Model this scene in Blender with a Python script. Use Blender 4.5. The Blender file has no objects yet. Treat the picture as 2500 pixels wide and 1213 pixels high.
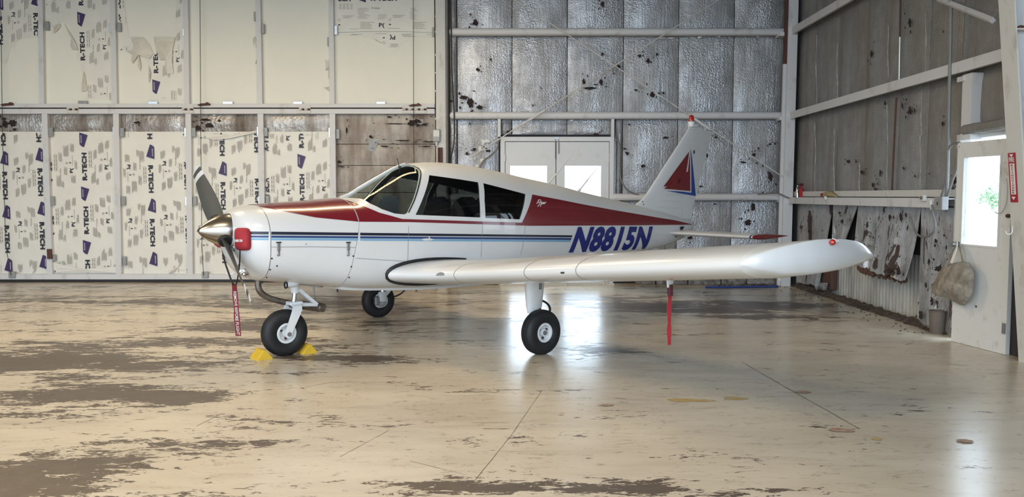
import bpy, bmesh, math, random
from mathutils import Vector, Matrix
random.seed(7)
sc = bpy.context.scene
C = sc.collection
R = math.radians

# ------------------------------------------------------------------ camera
F, PITCH, CY, H = 1948.8, 0.0623, 598.5, 1.516
cam_d = bpy.data.cameras.new('camera')
cam = bpy.data.objects.new('camera', cam_d); C.objects.link(cam)
cam.location = (0, 0, H); cam.rotation_euler = (math.pi/2 - PITCH, 0, 0)
cam_d.sensor_width = 36; cam_d.lens = F/2500*36
cam_d.shift_y = (CY - 606.5)/2500
cam_d.clip_end = 500
sc.camera = cam

# ------------------------------------------------------------------ sky and exposure
world = bpy.data.worlds.new('sky'); sc.world = world; world.use_nodes = True
wn = world.node_tree
bg = wn.nodes['Background']
bg.inputs[0].default_value = (0.72, 0.86, 1.0, 1); bg.inputs[1].default_value = 8.6
sc.view_settings.view_transform = 'Standard'; sc.view_settings.look = 'None'
sc.view_settings.gamma = 1; sc.view_settings.use_curve_mapping = False
sc.view_settings.exposure = -0.42
sc.cycles.max_bounces = 6; sc.cycles.diffuse_bounces = 4; sc.cycles.glossy_bounces = 3
sc.cycles.use_adaptive_sampling = True; sc.cycles.adaptive_threshold = 0.06
sc.cycles.transmission_bounces = 8; sc.cycles.transparent_max_bounces = 12
sc.cycles.sample_clamp_indirect = 6; sc.cycles.use_denoising = True
sc.cycles.caustics_reflective = False; sc.cycles.caustics_refractive = False

MOUTH_Y, XL, XR, YB, YD, ROOF = -3.0, -13.5, 4.80, 13.62, 13.98, 5.6
def area(name, loc, rot, sx, sy, power, col, portal=False):
    d = bpy.data.lights.new(name, 'AREA'); d.shape = 'RECTANGLE'; d.size = sx; d.size_y = sy
    d.energy = power; d.color = col
    o = bpy.data.objects.new(name, d); C.objects.link(o); o.location = loc; o.rotation_euler = rot
    if portal: d.cycles.is_portal = True
    return o
# the open hangar mouth behind the camera: a sampling portal for the sky, it emits nothing itself
area('mouth_portal', ((XL+XR)/2, MOUTH_Y, ROOF/2), (R(90), 0, 0), XR-XL, ROOF, 1, (1, 1, 1), True)
# warm strip lamps under the roof: (x, y, z, length, turn)
STRIPS = [(-1.85, 9.5, 5.0, 2.4, 0), (-6.2, 9.5, 5.0, 2.4, 0), (-1.85, 3.2, 5.0, 2.4, 0), (-6.2, 3.2, 5.0, 2.4, 0)]
STRIP_W, STRIP_COL = 180, (1.0, 0.76, 0.45)

# ------------------------------------------------------------------ helpers
def ray(q):
    u = (q[0]-1250)/F; v = (CY-q[1])/F; c, s = math.cos(PITCH), math.sin(PITCH)
    return Vector((u, c+v*s, -s+v*c))
def pY(x, y, Y):
    d = ray((x, y)); return Vector((0, 0, H)) + d*(Y/d.y)
def pX(x, y, X):
    d = ray((x, y)); return Vector((0, 0, H)) + d*(X/d.x)
def pZ(x, y, Z=0.0):
    d = ray((x, y)); return Vector((0, 0, H)) + d*((Z-H)/d.z)

def link(name, bm_or_me, mat=None, parent=None, smooth=False, auto=None):
    if isinstance(bm_or_me, bmesh.types.BMesh):
        me = bpy.data.meshes.new(name)
        bmesh.ops.recalc_face_normals(bm_or_me, faces=bm_or_me.faces)
        if smooth:
            for f in bm_or_me.faces: f.smooth = True
            lim = math.cos(R(auto or 40))
            for e in bm_or_me.edges:
                if len(e.link_faces) == 2 and e.link_faces[0].normal.dot(e.link_faces[1].normal) < lim: e.smooth = False
        bm_or_me.to_mesh(me); bm_or_me.free()
    else: me = bm_or_me
    o = bpy.data.objects.new(name, me); C.objects.link(o)
    if mat is not None:
        if isinstance(mat, (list, tuple)):
            me.materials.clear()
            for m in mat: me.materials.append(m)
        elif len(me.materials) == 0: me.materials.append(mat)
    if parent is not None: o.parent = parent
    return o
def tag(o, label=None, cat=None, group=None, kind=None):
    if label: o['label'] = label
    if cat: o['category'] = cat
    if group: o['group'] = group
    if kind: o['kind'] = kind
    return o
def empty(name, loc=(0, 0, 0), rz=0, label=None, cat=None, group=None, kind=None):
    o = bpy.data.objects.new(name, None); C.objects.link(o); o.location = loc; o.rotation_euler = (0, 0, rz)
    o.empty_display_size = .1
    return tag(o, label, cat, group, kind)
def B(): return bmesh.new()
def box(bm, lo, hi, bev=0, M=None):
    lo, hi = Vector(lo), Vector(hi)
    r = bmesh.ops.create_cube(bm, size=1)
    vs = r['verts']
    for v in vs:
        v.co = Vector(((lo.x+hi.x)/2+v.co.x*(hi.x-lo.x), (lo.y+hi.y)/2+v.co.y*(hi.y-lo.y), (lo.z+hi.z)/2+v.co.z*(hi.z-lo.z)))
    if bev:
        es = list({e for v in vs for e in v.link_edges})
        r2 = bmesh.ops.bevel(bm, geom=es, offset=bev, segments=2, affect='EDGES', profile=.5)
        vs = list({v for f in r2['faces'] for v in f.verts} | {v for v in vs if v.is_valid})
    if M is not None:
        for v in vs: v.co = M @ v.co
    return vs
def tube(bm, pts, r, n=10, cap=True, closed=False):
    pts = [Vector(p) for p in pts]
    if not closed and len(pts) >= 5 and not isinstance(r, (list, tuple)):   # ease bends with a Catmull-Rom curve
        fine_ = []; m_ = len(pts)
        for i in range(m_-1):
            p0, p1, p2, p3 = pts[max(i-1, 0)], pts[i], pts[i+1], pts[min(i+2, m_-1)]
            for k in range(4):
                t = k/4; fine_.append(.5*((2*p1)+(p2-p0)*t+(2*p0-5*p1+4*p2-p3)*t*t+(3*p1-p0-3*p2+p3)*t**3))
        pts = fine_+[pts[-1]]
    rs = r if isinstance(r, (list, tuple)) else [r]*len(pts)
    rings = []; up = None
    for i, p in enumerate(pts):
        if closed: t = pts[(i+1) % len(pts)]-pts[i-1]
        else: t = pts[min(i+1, len(pts)-1)]-pts[max(i-1, 0)]
        t.normalize()
        if up is None:
            up = Vector((0, 0, 1)) if abs(t.z) < .9 else Vector((1, 0, 0))
        a = t.cross(up); a.normalize(); b = a.cross(t); up = b
        rings.append([bm.verts.new(p+(a*math.cos(k*2*math.pi/n)+b*math.sin(k*2*math.pi/n))*rs[i]) for k in range(n)])
    m = len(rings)
    for i in range(m if closed else m-1):
        A, D = rings[i], rings[(i+1) % m]
        for k in range(n): bm.faces.new((A[k], A[(k+1) % n], D[(k+1) % n], D[k]))
    if cap and not closed:
        bm.faces.new(rings[0]); bm.faces.new(rings[-1])
def lathe(bm, prof, n=40, M=None, cap=True):
    """prof: (axial, radius); axis is +X before M"""
    rings = []
    for a, r in prof:
        if r < 1e-6: rings.append([bm.verts.new((a, 0, 0))])
        else: rings.append([bm.verts.new((a, r*math.cos(k*2*math.pi/n), r*math.sin(k*2*math.pi/n))) for k in range(n)])
    for A, D in zip(rings, rings[1:]):
        for k in range(n):
            k2 = (k+1) % n
            if len(A) == 1 and len(D) == 1: continue
            if len(A) == 1: bm.faces.new((A[0], D[k2], D[k]))
            elif len(D) == 1: bm.faces.new((A[k], A[k2], D[0]))
            else: bm.faces.new((A[k], A[k2], D[k2], D[k]))
    if cap:
        for rg in (rings[0], rings[-1]):
            if len(rg) > 1: bm.faces.new(rg)
    if M is not None:
        for rg in rings:
            for v in rg: v.co = M @ v.co
def loft(bm, rings, closed=True, caps=True):
    vr = [[bm.verts.new(p) for p in r] for r in rings]
    n = len(vr[0])
    for A, D in zip(vr, vr[1:]):
        for k in range(n if closed else n-1):
            k2 = (k+1) % n
            try: bm.faces.new((A[k], A[k2], D[k2], D[k]))
            except ValueError: pass
    if caps:
        bm.faces.new(vr[0]); bm.faces.new(vr[-1])
    return vr
def prism(bm, poly, f0, f1):
    """poly of 2D points, f0/f1 map a 2D point to the two faces"""
    a = [bm.verts.new(f0(p)) for p in poly]; b = [bm.verts.new(f1(p)) for p in poly]
    bm.faces.new(a); bm.faces.new(b)
    n = len(poly)
    for i in range(n): bm.faces.new((a[i], a[(i+1) % n], b[(i+1) % n], b[i]))
def bar(bm, a, b, w, h, up=(0, 0, 1)):
    a, b = Vector(a), Vector(b); t = (b-a).normalized(); s = t.cross(Vector(up)).normalized(); u = s.cross(t)
    cs = [(-1, -1), (1, -1), (1, 1), (-1, 1)]
    loft(bm, [[p+s*(w/2*i)+u*(h/2*j) for i, j in cs] for p in (a, b)])
_txt = {}
def text_bm(s, bold=0.0, shear=0.0, spacing=1.0):
    """a flat lettering mesh: x right, y up, cap height 1, starting at x=0"""
    k = (s, bold, shear, spacing)
    if k not in _txt:
        cu = bpy.data.curves.new('t', 'FONT'); cu.body = s; cu.size = 1.0; cu.offset = bold; cu.shear = shear
        cu.space_character = spacing; cu.resolution_u = 3
        o = bpy.data.objects.new('t', cu); C.objects.link(o)
        dg = bpy.context.evaluated_depsgraph_get()
        me = bpy.data.meshes.new_from_object(o.evaluated_get(dg))
        bpy.data.objects.remove(o); bpy.data.curves.remove(cu)
        xs = [v.co.x for v in me.vertices]; ys = [v.co.y for v in me.vertices]
        x0, x1, y0, y1 = min(xs), max(xs), min(ys), max(ys)
        _txt[k] = ([((v.co.x-x0)/(x1-x0), (v.co.y-y0)/(y1-y0)) for v in me.vertices],
                   [tuple(p.vertices) for p in me.polygons], (x1-x0)/(y1-y0))
        bpy.data.meshes.remove(me)
    return _txt[k]
def put_text(bm, s, fn, bold=0.0, shear=0.0, spacing=1.0):
    """fn maps (u in 0..1, v in 0..1) to a point"""
    vs, fs, _ = text_bm(s, bold, shear, spacing)
    nv = [bm.verts.new(fn(u, v)) for u, v in vs]
    for f in fs:
        try: bm.faces.new([nv[i] for i in f])
        except ValueError: pass
def text_aspect(s, bold=0.0, shear=0.0, spacing=1.0): return text_bm(s, bold, shear, spacing)[2]

# ------------------------------------------------------------------ materials
class NT:
    def __init__(s, name):
        s.m = bpy.data.materials.new(name); s.m.use_nodes = True; s.t = s.m.node_tree
        s.b = s.t.nodes['Principled BSDF']
    def n(s, kind, **kw):
        nd = s.t.nodes.new(kind)
        for k, v in kw.items():
            if k.startswith('i_'):
                key = k[2:].replace('_', ' ')
                nd.inputs[key].default_value = v
            else: setattr(nd, k, v)
        return nd
    def l(s, a, b): s.t.links.new(a, b)
    def coord(s, scale=(1, 1, 1), world=False, rot=(0, 0, 0)):
        if world: src = s.n('ShaderNodeNewGeometry').outputs['Position']
        else: src = s.n('ShaderNodeTexCoord').outputs['Object']
        mp = s.n('ShaderNodeMapping'); mp.inputs['Scale'].default_value = scale; mp.inputs['Rotation'].default_value = rot
        s.l(src, mp.inputs[0]); return mp.outputs[0]
    def noise(s, vec, scale, detail=4, rough=.55, dist=0.0):
        nd = s.n('ShaderNodeTexNoise'); nd.inputs['Scale'].default_value = scale; nd.inputs['Detail'].default_value = detail
        nd.inputs['Roughness'].default_value = rough; nd.inputs['Distortion'].default_value = dist
        if vec is not None: s.l(vec, nd.inputs['Vector'])
        return nd.outputs['Fac']
    def ramp(s, fac, stops):
        nd = s.n('ShaderNodeValToRGB'); e = nd.color_ramp.elements
        while len(e) < len(stops): e.new(.5)
        for el, (p, c) in zip(e, stops):
            el.position = p; el.color = (c, c, c, 1) if isinstance(c, (int, float)) else (*c, 1)
        s.l(fac, nd.inputs[0]); return nd.outputs[0]
    def mix(s, fac, a, b):
        nd = s.n('ShaderNodeMix', data_type='RGBA')
        for i, v in ((0, fac), (6, a), (7, b)):
            if isinstance(v, bpy.types.NodeSocket): s.l(v, nd.inputs[i])
            elif i == 0: nd.inputs[0].default_value = v
            else: nd.inputs[i].default_value = (*v, 1)
        return nd.outputs[2]
    def math(s, op, a, b=None):
        nd = s.n('ShaderNodeMath', operation=op)
        for i, v in ((0, a), (1, b)):
            if v is None: continue
            if isinstance(v, bpy.types.NodeSocket): s.l(v, nd.inputs[i])
            else: nd.inputs[i].default_value = v
        return nd.outputs[0]
    def bump(s, h, strength=.3, dist=.01):
        nd = s.n('ShaderNodeBump'); nd.inputs['Strength'].default_value = strength; nd.inputs['Distance'].default_value = dist
        s.l(h, nd.inputs['Height']); s.l(nd.outputs[0], s.b.inputs['Normal'])
    def set(s, **kw):
        for k, v in kw.items():
            key = {'col': 'Base Color', 'rough': 'Roughness', 'metal': 'Metallic', 'spec': 'Specular IOR Level', 'coat': 'Coat Weight',
                   'trans': 'Transmission Weight', 'ior': 'IOR', 'alpha': 'Alpha', 'coatr': 'Coat Roughness', 'emit': 'Emission Color', 'es': 'Emission Strength'}[k]
            i = s.b.inputs[key]
            if isinstance(v, bpy.types.NodeSocket): s.l(v, i)
            elif isinstance(v, (tuple, list)): i.default_value = (*v, 1)
            else: i.default_value = v
        return s
def plain(name, col, rough=.5, metal=0.0, var=.12, scale=6.0, coat=0.0, bump=0.0, bscale=60, world=False, spec=.5):
    m = NT(name); v = m.coord(world=world)
    f = m.noise(v, scale, 3)
    d = tuple(c*(1-var) for c in col); b = tuple(min(1, c*(1+var*.6)) for c in col)
    m.set(col=m.mix(f, d, b), rough=rough, metal=metal, coat=coat, spec=spec)
    if bump: m.bump(m.noise(v, bscale, 1), bump, .004)
    return m.m
def grime(name, col, dirt, lo=.5, hi=.7, rough=.5, metal=0.0, scale=(3, 3, 3), bump=.1, world=True, detail=5):
    m = NT(name); v = m.coord(scale, world)
    f = m.ramp(m.noise(v, 2.0, detail, .65), [(lo, 0.0), (hi, 1.0)])
    m.set(col=m.mix(f, col, dirt), rough=rough, metal=metal)
    if bump: m.bump(m.noise(v, 30, 2), bump, .004)
    return m.m
M = {}
M['white_paint'] = plain('white_paint', (.64, .65, .66), .28, 0, .04, 2.5, coat=.35)
M['red_paint'] = plain('red_paint', (.165, .010, .019), .22, 0, .1, 3, coat=.5)
M['navy_paint'] = plain('navy_paint', (.006, .008, .022), .4, 0, .05)
M['blue_paint'] = plain('blue_paint', (.012, .04, .15), .4, 0, .05)
M['sky_paint'] = plain('sky_paint', (.17, .36, .54), .4, 0, .05)
M['reg_blue'] = plain('registration_blue', (.012, .022, .17), .25, 0, .05)
M['sail_blue'] = plain('sail_blue', (.012, .06, .3), .25, 0, .05)
M['seam'] = plain('seam_dark', (.22, .22, .22), .6)
M['black'] = plain('black_rubber', (.012, .012, .014), .55, 0, .2)
M['tyre'] = plain('tyre_rubber', (.007, .0075, .009), .62, 0, .25, 9, bump=.1)
M['alu'] = plain('brushed_aluminium', (.42, .40, .37), .24, 1.0, .1, 4)
M['steel'] = plain('grey_steel', (.32, .32, .33), .4, .8, .2)
M['chrome'] = plain('chrome', (.75, .76, .78), .1, 1.0, .05)
M['rust_pipe'] = grime('exhaust_steel', (.20, .17, .15), (.10, .07, .05), rough=.45, metal=.7, scale=(8, 8, 8))
M['blade_grey'] = plain('blade_grey', (.075, .077, .073), .45, 0, .1)
M['blade_metal'] = plain('blade_metal', (.30, .30, .29), .35, .7, .1)
M['interior'] = plain('cabin_lining', (.035, .037, .04), .8, 0, .2)
M['seat'] = plain('seat_cloth', (.02, .02, .024), .85, 0, .3)
M['gear_white'] = plain('gear_white', (.70, .72, .73), .4, 0, .15, 9)
M['fabric_red'] = plain('red_fabric', (.33, .02, .03), .8, 0, .25, 20, bump=.2, bscale=200)
M['ribbon'] = plain('red_ribbon', (.45, .03, .04), .7, 0, .2, 12)
M['ribbon_dark'] = plain('faded_red_ribbon', (.24, .022, .035), .7, 0, .25, 8)
M['maroon'] = plain('faded_maroon', (.10, .02, .035), .8, 0, .2, 12)
M['yellow'] = plain('chock_yellow', (.62, .40, .03), .55, 0, .15, 8)
M['print_white'] = plain('print_white', (.75, .73, .72), .6)
g = NT('tinted_glass'); g.set(col=(.72, .80, .77), rough=.0, trans=1.0, ior=1.05, spec=.5)
M['glass'] = g.m
def thin_glass(name, tint, refl):
    m = NT(name); t = m.t; t.nodes.remove(m.b); out = t.nodes['Material Output']
    tr = m.n('ShaderNodeBsdfTransparent'); tr.inputs[0].default_value = (*tint, 1)
    gl = m.n('ShaderNodeBsdfGlossy'); gl.inputs['Roughness'].default_value = .02
    lw = m.n('ShaderNodeLayerWeight'); lw.inputs[0].default_value = .5
    fac = m.math('ADD', m.math('MULTIPLY', m.math('POWER', lw.outputs['Facing'], 5.0), .7), refl)
    mx = m.n('ShaderNodeMixShader'); m.l(fac, mx.inputs[0]); m.l(tr.outputs[0], mx.inputs[1]); m.l(gl.outputs[0], mx.inputs[2])
    m.l(mx.outputs[0], out.inputs[0]); return m.m
M['windscreen'] = thin_glass('windscreen_glass', (.80, .87, .84), .012)
M['cabin_glass'] = thin_glass('cabin_glass', (.26, .30, .31), .04)
M['pane'] = thin_glass('window_pane', (.97, .98, .98), .02)
M['red_lens'] = plain('red_lens', (.35, .005, .005), .1, 0, .05, coat=1)
# ================================================================== structure
def hash2(i, j, s=0):
    v = math.sin(i*127.1+j*311.7+s*74.7)*43758.5453
    return v-math.floor(v)
def vnoise(x, y, s=0):
    i, j = math.floor(x), math.floor(y); fx, fy = x-i, y-j
    fx, fy = fx*fx*(3-2*fx), fy*fy*(3-2*fy)
    a = hash2(i, j, s)*(1-fx)+hash2(i+1, j, s)*fx; b = hash2(i, j+1, s)*(1-fx)+hash2(i+1, j+1, s)*fx
    return a*(1-fy)+b*fy
def fbm(x, y, s=0): return (vnoise(x, y, s)+.5*vnoise(2*x, 2*y, s+1)+.25*vnoise(4*x, 4*y, s+2))/1.75

# ---- floor: worn painted concrete
m = NT('painted_concrete')
wear = m.n('ShaderNodeAttribute', attribute_name='wear').outputs['Fac']
vs = m.coord((.55, 1.7, 1), True); vf = m.coord((1, 1, 1), True); vt = m.coord((.9, 2.3, 1), True, (0, 0, .2))
n1 = m.noise(vs, 1.5, 6, .72, .4); n2 = m.noise(vt, 5.5, 5, .78, .7)
h = m.math('ADD', m.math('MULTIPLY', m.math('SUBTRACT', n1, .5), 2.4), m.math('MULTIPLY', m.math('SUBTRACT', n2, .5), 2.1))
n3 = m.noise(vt, 24, 2, .7, .4)
h = m.math('ADD', h, m.math('MULTIPLY', m.math('SUBTRACT', n3, .5), .9))
worn = m.ramp(m.math('ADD', h, m.math('MULTIPLY', wear, 2.9)), [(.37, 0.0), (.42, 1.0)])
tone = m.noise(m.coord((.5, 1.2, 1), True), 1.3, 3, .6)
paint = m.mix(m.ramp(tone, [(.3, 0.0), (.7, 1.0)]), (.53, .465, .365), (.64, .575, .47))
smear = m.ramp(m.noise(m.coord((.5, 2.6, 1), True, (0, 0, -.1)), 2.3, 4, .65), [(.5, 0.0), (.8, 1.0)])
paint = m.mix(m.math('MULTIPLY', smear, .35), paint, (.32, .255, .185))
speck = m.ramp(m.math('ADD', n2, m.math('MULTIPLY', n3, .35)), [(.74, 0.0), (.82, 1.0)])
paint = m.mix(m.math('MULTIPLY', speck, .4), paint, (.22, .17, .13))
conc = m.mix(m.noise(vf, 9, 3, .7), (.055, .042, .033), (.14, .108, .083))
m.set(col=m.mix(worn, paint, conc), rough=m.math('ADD', m.math('MULTIPLY', worn, .12), m.math('ADD', m.math('MULTIPLY', tone, .20), .15)), spec=.6)
m.bump(m.noise(vf, 30, 1), .06, .004)
M['floor'] = m.m
BL = [(80, 885, 1.6, .42, .30), (230, 960, .7, .26, .27), (430, 835, 1.5, .26, .22), (650, 800, 1.0, .25, .14), (60, 730, 1.2, .5, .09), (430, 735, 1.2, .4, .09),
      (450, 975, .25, .14, .22), (40, 1185, .42, .3, .30), (190, 1140, .35, .16, .12), (420, 1085, .5, .2, .08), (880, 870, .6, .25, .17),
      (760, 742, 1.3, .5, .16), (1000, 790, 1.0, .5, .06), (1150, 1192, .3, .1, .2), (1590, 1190, .2, .12, .32), (1400, 1192, .25, .08, .24),
      (1850, 1205, .3, .1, .13), (1540, 745, 1.0, .8, .17), (1760, 755, .9, .5, .16), (1900, 742, .7, .35, .20), (1470, 860, .35, .35, .22),
      (1430, 722, .8, .5, .12), (1860, 775, .6, .25, .22), (1700, 815, .9, .18, .13), (600, 790, 1.0, .4, .10), (1000, 1185, .25, .09, .17),
      (120, 1000, .8, .3, .12), (1480, 905, .3, .12, .12), (1265, 1065, .2, .1, .08), (2080, 800, .5, .2, .05)]
BLW = [(pZ(a, b), rx, ry, w) for a, b, rx, ry, w in BL]
def wear_at(x, y):
    s = -.015+.04*max(0, min(1, (1.5-x)/4))+.04*max(0, min(1, (y-8.5)/2))
    for c, rx, ry, w in BLW:
        d = ((x-c.x)/rx)**2+((y-c.y)/ry)**2
        if d < 9: s += w*math.exp(-d*.8)
    return s
bm = B(); nx, ny = 190, 170; X0, X1, Y0, Y1 = -14.0, 5.2, MOUTH_Y-.5, 14.3
vv = [[bm.verts.new((X0+(X1-X0)*i/nx, Y0+(Y1-Y0)*j/ny, 0)) for i in range(nx+1)] for j in range(ny+1)]
for j in range(ny):
    for i in range(nx): bm.faces.new((vv[j][i], vv[j][i+1], vv[j+1][i+1], vv[j+1][i]))
floor = link('floor', bm, M['floor']); tag(floor, kind='structure')
at = floor.data.attributes.new('wear', 'FLOAT', 'POINT')
at.data.foreach_set('value', [wear_at(v.co.x, v.co.y) for v in floor.data.vertices])
M['joint'] = plain('joint_dirt', (.19, .15, .115), .7, 0, .3)
M['old_yellow'] = grime('old_yellow_paint', (.45, .31, .10), (.42, .38, .30), .5, .62, .5, scale=(9, 9, 9))
M['rust_stain'] = grime('rust_stain', (.32, .17, .10), (.42, .33, .26), .42, .6, .5, scale=(14, 14, 14))
def floor_strip(name, pts, w, mat, z=.0012):
    bm = B(); P = [pZ(*q) for q in pts]; fine = []
    for a, b in zip(P, P[1:]):
        k = max(2, int((b-a).length/.08))
        fine += [a.lerp(b, i/k) for i in range(k)]
    fine.append(P[-1]); prev = None
    for i, p in enumerate(fine):
        t = (fine[min(i+1, len(fine)-1)]-fine[max(i-1, 0)]).normalized(); s = Vector((-t.y, t.x, 0))
        ww = w*(.5+hash2(i, 3)*1.0); o = (hash2(i, 9)-.5)*w*.8
        cur = [bm.verts.new((*(p+s*(o+ww/2*k)).xy, z)) for k in (-1, 1)]
        if prev: bm.faces.new((prev[0], prev[1], cur[1], cur[0]))
        prev = cur
    return link(name, bm, mat, floor)
for pts, w in [([(0, 760), (180, 722), (400, 690)], .012), ([(1812, 884), (1900, 935), (2097, 1046)], .007), ([(1322, 955), (1250, 1060), (1160, 1172)], .003),
               ([(1570, 862), (1640, 878)], .005), ([(830, 1115), (950, 1050)], .003), ([(745, 945), (815, 932)], .004), ([(480, 1040), (540, 1010)], .004),
               ([(1000, 1125), (1140, 1160)], .003)]:
    floor_strip('floor_joint', pts, w, M['joint'])
def blotch(name, cx, cy, rx, ry, mat, seed, z=.0016):
    bm = B(); c = pZ(cx, cy); n = 26; z += seed*.0004
    vs = []
    for k in range(n):
        a = k*2*math.pi/n; r = .65+.6*fbm(math.cos(a)*2+seed, math.sin(a)*2+seed, seed)
        vs.append(bm.verts.new((c.x+rx*r*math.cos(a), c.y+ry*r*math.sin(a), z)))
    bm.faces.new(vs); return link(name, bm, mat, floor)
for i, a in enumerate([(1668, 977, .13, .05), (1712, 978, .12, .045), (1795, 973, .10, .045), (2140, 1072, .03, .03)]): blotch('paint_mark', *a, M['old_yellow'], i)
for i, a in enumerate([(2055, 1051, .085, .05), (1958, 958, .06, .04), (1480, 990, .06, .03), (2355, 1078, .05, .04)]): blotch('rust_stain', *a, M['rust_stain'], i+9)

# ---- ground outside
m = NT('apron_concrete'); v = m.coord((1, 1, 1), True)
m.set(col=m.mix(m.noise(v, .8, 6), (.42, .41, .39), (.52, .51, .48)), rough=.8)
bm = B()
for lo, hi in [((-60, -70, -.03), (60, MOUTH_Y-.5, -.01)), ((5.2, -70, -.03), (90, 90, -.01)), ((-60, 14.3, -.03), (5.2, 90, -.01))]: box(bm, lo, hi)
tag(link('ground', bm, m.m), kind='structure')

# ---- materials of the shell
M['beam'] = grime('beam_paint', (.62, .62, .63), (.40, .37, .34), .56, .80, .5, scale=(2.2, 2.2, 1.2), bump=.06)
M['beam_warm'] = grime('beam_paint_old', (.60, .59, .56), (.38, .34, .29), .55, .78, .5, scale=(2, 2, 1.2), bump=.06)
M['rust'] = grime('rusty_steel', (.10, .035, .025), (.05, .025, .02), .4, .7, .7, scale=(12, 12, 12))
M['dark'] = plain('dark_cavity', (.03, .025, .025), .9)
M['grey_box'] = plain('grey_enamel', (.30, .31, .31), .45, .1, .15, 9)
M['conduit'] = plain('conduit_grey', (.20, .20, .20), .5, .2, .2, 9)
M['cord_black'] = plain('cord_black', (.015, .015, .017), .5)
M['tape'] = plain('foil_tape', (.62, .68, .75), .3, .55, .12, 8)
M['tape_grey'] = plain('dull_tape', (.30, .31, .31), .5, .2, .2, 10)
M['paper'] = plain('white_paper', (.7, .7, .68), .7)
def foil(name, lo, hi, dirt, metal, r0, r1, dlo, dhi, scale=26, vstr=True, bs=.55):
    m = NT(name); v = m.coord((1, 1, 1), True)
    peb = m.noise(v, scale*1.5, 1, .6, .3); vert = m.noise(m.coord((13, 13, .9), True), 2.0, 2, .6)
    pk = m.ramp(m.noise(v, 1.4, 3), [(.35, .25), (.62, 1.0)])
    hgt = m.math('ADD', m.math('MULTIPLY', m.math('MULTIPLY', peb, pk), 1.1), m.math('MULTIPLY', vert, .5))
    big = m.noise(m.coord((2.2, 2.2, .45), True), 1.1, 4, .65)
    c = m.mix(m.ramp(m.noise(v, 5, 4, .7), [(.3, 0.0), (.7, 1.0)]), lo, hi)
    d = m.ramp(big, [(dlo, 0.0), (dhi, 1.0)])
    c = m.mix(d, c, dirt)
    dr = m.math('MULTIPLY', d, .25)
    m.set(col=c, metal=m.math('SUBTRACT', metal, m.math('MULTIPLY', d, metal*.7)), rough=m.math('ADD', m.math('ADD', m.math('MULTIPLY', big, r1-r0), r0), dr))
    m.bump(hgt, bs, .03)
    return m.m
M['foil'] = foil('foil_facing', (.30, .305, .32), (.46, .465, .485), (.25, .235, .22), .70, .34, .50, .45, .85, bs=.42)
M['foil_dull'] = foil('dull_foil_facing', (.27, .265, .25), (.36, .355, .34), (.20, .18, .155), .55, .36, .55, .42, .72, bs=.35)
M['foil_dirty'] = foil('dirty_foil', (.30, .28, .26), (.52, .50, .48), (.13, .10, .08), .5, .3, .5, .40, .68, scale=12)
M['kraft'] = foil('stained_board', (.36, .33, .29), (.50, .47, .43), (.16, .11, .085), .15, .5, .7, .42, .70, scale=18)
m = NT('peeling_foil'); v = m.coord((1, 1, .55), True)
pe = m.ramp(m.noise(v, 3.4, 6, .72, .5), [(.57, 0.0), (.60, 1.0)])
fl = m.ramp(m.noise(m.coord((1, 1, .7), True), 15, 4, .75), [(.61, 0.0), (.65, 1.0)])
pe = m.math('MAXIMUM', pe, m.math('MULTIPLY', fl, .8))
c = m.mix(m.ramp(m.noise(v, 8, 4, .7), [(.3, 0.0), (.7, 1.0)]), (.30, .295, .285), (.48, .48, .48))
m.set(col=m.mix(pe, c, (.055, .034, .028)), metal=m.math('MULTIPLY', m.math('SUBTRACT', 1.0, pe), .45), rough=m.math('ADD', m.math('MULTIPLY', pe, .4), .42))
m.bump(m.noise(m.coord((4, 4, 1.8), True), 3, 3, .65), .5, .03); M['peel'] = m.m
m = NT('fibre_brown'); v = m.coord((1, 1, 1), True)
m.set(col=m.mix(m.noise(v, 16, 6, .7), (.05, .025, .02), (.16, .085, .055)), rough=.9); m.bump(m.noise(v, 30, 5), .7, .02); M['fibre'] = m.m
m = NT('pale_corrugated'); v = m.coord((3, 3, .8), True)
m.set(col=m.mix(m.ramp(m.noise(v, 1.6, 7, .65), [(.4, 0.0), (.75, 1.0)]), (.50, .50, .46), (.27, .25, .21)), rough=.5, metal=.1); M['corr'] = m.m
m = NT('torn_edge_black'); m.set(col=(.01, .01, .01), rough=.9); M['hole'] = m.m

def sheet(name, parent, mat, f, nu=10, nv=10, thick=None, smooth=True):
    """a surface f(u,v)->point; thick is a vector that gives it a back"""
    bm = B(); g_ = [[bm.verts.new(f(i/nu, j/nv)) for i in range(nu+1)] for j in range(nv+1)]
    for j in range(nv):
        for i in range(nu): bm.faces.new((g_[j][i], g_[j][i+1], g_[j+1][i+1], g_[j+1][i]))
    if thick is not None:
        t = Vector(thick); k = [[bm.verts.new(p.co+t) for p in row] for row in g_]
        edge = [(0, i) for i in range(nu+1)]+[(j, nu) for j in range(1, nv+1)]+[(nv, i) for i in range(nu-1, -1, -1)]+[(j, 0) for j in range(nv-1, 0, -1)]
        for a, b in zip(edge, edge[1:]+edge[:1]): bm.faces.new((g_[a[0]][a[1]], g_[b[0]][b[1]], k[b[0]][b[1]], k[a[0]][a[1]]))
        for j in range(nv):
            for i in range(nu): bm.faces.new((k[j][i], k[j+1][i], k[j+1][i+1], k[j][i+1]))
    return link(name, bm, mat, parent, smooth, 50)

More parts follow.
